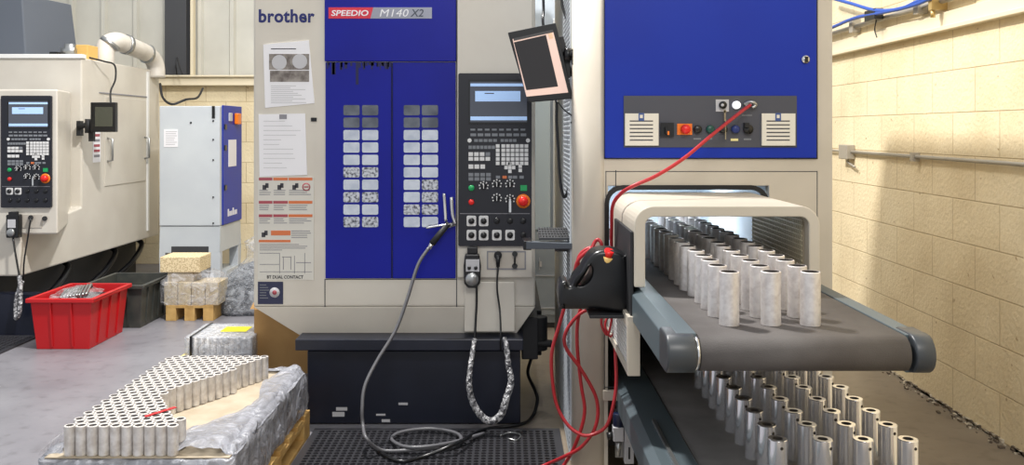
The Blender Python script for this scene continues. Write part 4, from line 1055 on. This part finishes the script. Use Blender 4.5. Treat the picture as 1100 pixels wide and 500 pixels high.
# ================================================================== wrapped bundle with yellow tape behind the pile
Yb = 5.35
bn = thing('tube_bundle', (wx(232, Yb), Yb+.22, 0), 'plastic wrapped bundle of tubes with a yellow tape patch, beside a cardboard box', 'bundle')
bx0, bx1 = wx(199, Yb), wx(270.5, Yb); hb = wz(363, Yb)
b = MB(); r_ = (bx1-bx0)/22
for i in range(11):
    for j in range(10):
        b.cyl((bx0+r_+i*2*r_, Yb+r_+j*2*r_, .03), (bx0+r_+i*2*r_, Yb+r_+j*2*r_, hb), r_*.96, n=10)
tb = b.build('tube_pack', ALUP, bn); tb['kind'] = 'stuff'
b = MB(); b.box(bx0-.01, bx1+.01, Yb-.01, Yb+20*r_+.01, .0, .03); b.build('base_card', CARD, bn)
FILM2 = film_mat('bundle_wrap', (200, 204, 212), .5, 12)
b = MB(); b.box(bx0-.006, bx1+.006, Yb-.008, Yb+20*r_+.008, .03, hb+.006); b.build('film', FILM2, bn, .01)
b = MB(); b.box(bx0+.17, bx0+.33, Yb+.13, Yb+.26, hb+.006, hb+.009); lab(b.build('tape_patch', YEL, bn), 'bright yellow tape patch')
b = MB(); b.box(bx0+.03, bx0+.045, Yb-.011, Yb+20*r_+.011, .03, hb+.009); b.build('strap', BLACK, bn)
b = MB(); b.box(wx(181, 5.2), wx(192, 5.2), 5.2, 5.75, .10, .12); b.box(wx(181, 5.2), wx(192, 5.2), 5.2, 5.3, 0, .10); b.box(wx(181, 5.2), wx(192, 5.2), 5.6, 5.7, 0, .10)
tag(b.build('wooden_bearer', YELP), 'pale yellow wooden bearer beside the wrapped tube bundle', 'wood')
b = MB(); Yx = 5.45; b.box(wx(273, Yx), -1.14, Yx, Yx+.4, 0, wz(333, Yx))
cbx = b.build('cardboard_box', CARD); tag(cbx, 'plain brown cardboard box on the floor at the left of the machine base', 'box')
b = MB(); b.hull8([(wx(273, Yx)-.03, Yx+.02, wz(333, Yx)), (-1.30, Yx+.02, wz(333, Yx)), (-1.30, Yx+.2, wz(333, Yx)+.06), (wx(273, Yx)-.03, Yx+.2, wz(333, Yx)+.06)], [(wx(273, Yx)-.03, Yx+.024, wz(333, Yx)+.004), (-1.30, Yx+.024, wz(333, Yx)+.004), (-1.30, Yx+.204, wz(333, Yx)+.064), (wx(273, Yx)-.03, Yx+.204, wz(333, Yx)+.064)])
fo = b.build('flap', CARD, cbx)

# ================================================================== red bin
def tub(name, x0, x1, y0, y1, z1_, taper, m, label, cat, ribs):
    t = thing(name, ((x0+x1)/2, (y0+y1)/2, 0), label, cat)
    w = .006
    def ring(i, z): return [(x0+i, y0+i, z), (x1-i, y0+i, z), (x1-i, y1-i, z), (x0+i, y1-i, z)]
    b = MB()
    vs = ring(taper, 0)+ring(0, z1_)+ring(w, z1_)+ring(taper+w, w)
    fs = [(3, 2, 1, 0)]
    for k in range(3):
        for i in range(4): fs.append((k*4+i, k*4+(i+1) % 4, k*4+4+(i+1) % 4, k*4+4+i))
    fs.append((12, 13, 14, 15))
    b.add(vs, fs); bo = b.build('shell', m, t, .008)
    b = MB(); e = .022
    for (a, c, d, f_) in ((x0-e, x1+e, y0-e, y0), (x0-e, x1+e, y1, y1+e), (x0-e, x0, y0, y1), (x1, x1+e, y0, y1)):
        b.box(a, c, d, f_, z1_-.03, z1_); 
    b.build('rim', m, t, .006)
    b = MB(); k = ribs
    for i in range(1, k):
        xx = x0+(x1-x0)*i/k; s_ = lambda z: taper*(1-z/z1_)
        b.hull8([(xx-.006, y0-.010, z1_-.03), (xx+.006, y0-.010, z1_-.03), (xx+.006, y0+.002, z1_-.03), (xx-.006, y0+.002, z1_-.03)],
                [(xx-.006, y0+taper-.010, .02), (xx+.006, y0+taper-.010, .02), (xx+.006, y0+taper+.004, .02), (xx-.006, y0+taper+.004, .02)])
    for i in range(1, k+1):
        yy = y0+(y1-y0)*i/(k+1)
        b.hull8([(x1-.002, yy-.006, z1_-.03), (x1+.010, yy-.006, z1_-.03), (x1+.010, yy+.006, z1_-.03), (x1-.002, yy+.006, z1_-.03)],
                [(x1-taper-.004, yy-.006, .02), (x1-taper+.010, yy-.006, .02), (x1-taper+.010, yy+.006, .02), (x1-taper-.004, yy+.006, .02)])
    b.build('rib', m, t)
    return t, bo
rb, _ = tub('storage_bin', -3.25, -2.83, 6.02, 6.6, .355, .03, RED, 'bright red plastic bin holding bagged metal rods', 'bin', 3)
gb, _ = tub('storage_crate', -3.2, -2.76, 6.68, 7.25, .33, .02, CRATE, 'dark grey-green plastic crate behind the red bin', 'crate', 4)
rn = random.Random(11)
b = MB(); b.box(-3.21, -2.87, 6.08, 6.56, .02, .30); tag(b.build('packed_parts', BLACKM), 'dark packing filling the red bin below the bagged rods', 'packing')
for i in range(9):
    x = -3.12+.022*i; y = 6.12+.02*rn.random()
    b = MB(); b.tube([(x-.10, y+.35, .315+.004*i), (x-.02, y+.16, .36+.005*i), (x+.05, y-.06, .345+.003*i)], .009, 8)
    tag(b.build('metal_rod', GALV), 'pale grey metal rod in clear bag on top of the red bin', 'rod', 'rods on the red bin')
b = MB(); nu, nv_ = 30, 14; vs = []
for i in range(nu+1):
    for j in range(nv_+1):
        u, v = i/nu, j/nv_
        x = -3.16+.32*u; y = 6.05+.42*v; x -= .1*v
        z = .335+.055*math.sin(u*math.pi)*math.sin(v*math.pi)**.5+.02*noise.noise(Vector((u*6, v*5, 0)))
        vs.append((x, y, z))
b.add(vs, [(i*(nv_+1)+j, i*(nv_+1)+j+1, (i+1)*(nv_+1)+j+1, (i+1)*(nv_+1)+j) for i in range(nu) for j in range(nv_)], 0, True)
tag(b.build('clear_plastic_bag', FILM), 'clear plastic bag over the rods in the red bin', 'bag')

# ================================================================== small pallet, wrapped cartons, swarf bag
Yq = 6.95
sp_ = thing('pallet', (-2.45, Yq+.3, 0), 'small wooden pallet carrying wrapped cartons in front of the pale cabinet', 'pallet')
xa, xb = wx(178, Yq), wx(229, Yq)
b = MB(); b.box(xa, xb, Yq, Yq+.3, .10, .12); b.build('deck', WOOD, sp_, .002)
for x in (xa, (xa+xb)/2-.04, xb-.08):
    b = MB(); b.box(x, x+.08, Yq, Yq+.3, 0, .10); b.build('block', WOOD, sp_, .002)
CARTW = mat('carton_ends', (176, 160, 132), .7, rgb2=(206, 192, 160), noise_scale=60)
for i in range(4):
    w = (xb-xa+.06)/4; x0_ = xa-.02+i*w
    b = MB(); b.box(x0_+.003, x0_+w-.003, Yq+.01, Yq+.25, .12, .30)
    tag(b.build('carton', CARTW, None, .004), f'tan carton under clear wrap on the small pallet, {["leftmost","second from left","third from left","rightmost"][i]} of four', 'carton', 'wrapped cartons on the small pallet')
b = MB(); b.box(wx(170, Yq), wx(213, Yq), Yq+.03, Yq+.3, .375, wz(277, Yq)); tag(b.build('carton', mat('dotted_carton', (226, 208, 168), .8, rgb2=(196, 174, 134), noise_scale=90, detail=0, lo=.5, hi=.56), None, .006), 'pale carton with a dotted face on top of the wrapped cartons', 'carton')
b = MB(); b.box(wx(178, Yq), wx(205, Yq), Yq+.04, Yq+.24, .30, .375); tag(b.build('packing_slab', CARDL), 'pale packing slab between the dotted carton and the wrapped cartons', 'packing')
wrap('stretch_wrap', xa-.04, xb+.03, Yq-.01, Yq+.27, [(.09, .385, 1), (.05, .37, 2), (.02, .34, 2), (-.005, .31, 1.2), (-.012, .22, 1), (-.012, .13, 1)], FILM, 'clear stretch wrap over the tan cartons on the small pallet', 'plastic', .012, 140, None, .04, 4)
# bag of swarf
sb = thing('swarf_bag', (wx(252, 7.1), 7.3, 0), 'clear plastic bag full of grey metal swarf slumped left of the centre machine', 'bag')
def blob(cx_, cy_, prof, seed, m, name, parent, amp):
    b = MB(); n = 48; vs = []
    for k, (rx, ry, dx, z) in enumerate(prof):
        for j in range(n):
            a = 2*math.pi*j/n; d = 1+amp*noise.noise(Vector((math.cos(a)*2.2+seed, math.sin(a)*2.2, z*9)))+amp*.5*noise.noise(Vector((math.cos(a)*7+seed, math.sin(a)*7, z*22)))
            vs.append((cx_+dx+rx*d*math.cos(a), cy_+ry*d*math.sin(a), z))
    k = len(prof)
    b.add(vs, [(i*n+j, i*n+(j+1) % n, (i+1)*n+(j+1) % n, (i+1)*n+j) for i in range(k-1) for j in range(n)], 0, True)
    b.add(vs[:n], [list(range(n))[::-1]]); b.add(vs[-n:], [list(range(n))])
    return b.build(name, m, parent)
bxc = wx(264, 7.25)
sw = blob(bxc, 7.3, [(.22, .18, -.02, .0), (.245, .2, -.02, .03), (.235, .19, -.01, .1), (.215, .17, .0, .2), (.18, .14, .03, .3), (.12, .1, .06, .38), (.03, .03, .08, .42)], 3, SWARF, 'swarf_fill', sb, .18); sw['kind'] = 'stuff'
blob(bxc, 7.3, [(.235, .19, -.02, .002), (.26, .21, -.02, .03), (.25, .2, -.01, .1), (.23, .18, .0, .2), (.195, .15, .03, .3), (.14, .11, .06, .38), (.09, .07, .08, .44), (.08, .06, .09, .5), (.13, .08, .11, .58), (.07, .05, .13, .63)], 3, FILMB, 'bag', sb, .22)

# ================================================================== right wall fittings
cd = thing('conduit', (XW-.03, 5.2, 1.34), 'galvanised conduit pipe running along the right block wall', 'conduit')
b = MB(); b.cyl((XW-.022, 6.1, 1.352), (XW-.022, 2.4, 1.335), .011, n=12); b.cyl((XW-.022, 6.5, 1.355), (XW-.022, 6.2, 1.353), .008, n=8); b.build('pipe', CONG, cd)
for y in (5.1, 3.9):
    b = MB(); b.box(XW-.045, XW, y, y+.03, 1.32, 1.37); b.build('pipe_clip', CONG, cd)
b = MB(); b.box(XW-.06, XW, 6.05, 6.2, 1.30, 1.40); b.build('junction_box', CONG, cd, .006)
b = MB(); b.tube([(XW-.03, 6.1, 1.30), (XW-.03, 6.1, 1.28), (XW-.03, 5.98, 1.25)], .008, 6); b.build('cord_stub', CONG, cd)
up = thing('conduit', (XW-.03, 4.6, 2.25), 'upper conduit pipe with clamps above the wall ledge', 'conduit')
b = MB(); b.cyl((XW-.03, 6.6, 2.20), (XW-.03, 2.4, 2.20), .016, n=12); b.build('pipe', CONG, up)
for y in (5.95, 5.0, 4.05):
    b = MB(); b.box(XW-.06, XW, y, y+.06, 2.16, 2.25); b.build('pipe_clip', CONG, up, .003)
bxp = thing('sensor_box', (XW-.05, 5.55, 2.2), 'small black box clamped to the upper conduit on the right wall', 'box')
y5 = F*XW/(957-CX); y6 = F*XW/(945-CX)
b = MB(); b.box(XW-.10, XW-.045, y5, y6, 2.19, 2.26); b.build('case', BLACK, bxp, .005)
b = MB(); b.tube([(XW-.07, y5+.05, 2.19), (XW-.075, y5+.06, 2.13), (XW-.07, y5+.04, 2.08)], .004, 6); b.build('cord', BLACK, bxp)
def WR(p, q, dx=.09):
    Y = F*(XW-dx)/(p-CX); return P(p, q, Y)
hose([WR(890, -3), WR(915, 4), WR(940, 11), WR(965, 10), WR(985, 2), WR(1000, -4), WR(1020, -14)], 'blue air hose sagging at the top of the right wall', .012, BLUEH, 'blue_air_hose')
hose([WR(880, 36), WR(900, 27), WR(920, 19), WR(950, 13), WR(980, 6), WR(1000, -2), WR(1030, -16)], 'blue air hose running diagonally below the sagging one on the right wall', .012, BLUEH, 'blue_air_hose')
b = MB(); p = WR(1002, 3, .07); b.box(p.x-.015, XW, p.y-.02, p.y+.02, p.z-.04, p.z+.02); b.cyl((p.x, p.y, p.z-.04), (p.x, p.y, p.z-.08), .012, n=10)
tag(b.build('pipe_fitting', mat('brass_fitting', (196, 168, 110), .4, metal=.5)), 'brass pipe fitting at the top of the right wall beside the blue hoses', 'fitting')
# debris along the foot of the wall
b = MB(); rd = random.Random(9)
for i in range(130):
    y = rd.uniform(3.2, 6); x = XW-.01-abs(rd.gauss(0, .03)); s_ = rd.uniform(.004, .014)
    b.box(x-s_, x, y-s_, y+s_, 0, s_*.7)
for i in range(60):
    y = rd.uniform(3.2, 6); s_ = rd.uniform(.02, .06); b.box(XW-.012, XW, y-s_, y+s_, 0, rd.uniform(.004, .016))
tag(b.build('debris', mat('debris_dark', (96, 84, 70), .8, rgb2=(200, 190, 170), noise_scale=20, lo=.5, hi=.6)), 'dirt and crumbs along the foot of the right wall', 'debris', kind='stuff')

# ================================================================== camera, light
cam = bpy.data.cameras.new('camera'); co = bpy.data.objects.new('camera', cam); COL.objects.link(co)
co.location = (0, 0, H); co.rotation_euler = (math.pi/2, 0, 0)
cam.sensor_width = 36; cam.lens = 36*F/1100; cam.shift_x = (550-CX)/1100; cam.shift_y = -(250-CY)/1100
cam.clip_start = .05; cam.clip_end = 100
S.camera = co
W = bpy.data.worlds.new('world'); S.world = W; W.use_nodes = True
bg = W.node_tree.nodes['Background']; bg.inputs[0].default_value = (.93, .96, 1, 1); bg.inputs[1].default_value = .70
def area(name, loc, size, power, rot=(0, 0, 0), col=(1, .97, .93), sy=None):
    l = bpy.data.lights.new(name, 'AREA'); l.shape = 'RECTANGLE'; l.size = size; l.size_y = sy or size; l.energy = power; l.color = col
    o = bpy.data.objects.new(name, l); COL.objects.link(o); o.location = loc; o.rotation_euler = rot; return o
area('hall_or_fill_lamp', (-1.0, 4.5, 4.9), .28, 350)
area('hall_or_fill_lamp', (-2.6, 7.4, 4.9), 1.2, 70)
area('hall_or_fill_lamp', (.6, -1.0, 4.4), 2.0, 105, (math.radians(42), 0, 0), sy=1.2)  # fill light added behind the camera for the fronts and lower tubes
area('hall_or_fill_lamp', (.22, 5.6, 4.6), .5, 60)  # fill light added above the gap to brighten the grey cabinet there
area('tunnel_fill', (.80, 4.6, 1.245), .4, 9, col=(.9, .95, 1), sy=.2)  # unseen light added to brighten the inside of the tunnel

S.view_settings.view_transform = 'Standard'; S.view_settings.look = 'None'
S.view_settings.exposure = .1; S.view_settings.gamma = 1; S.view_settings.use_curve_mapping = False
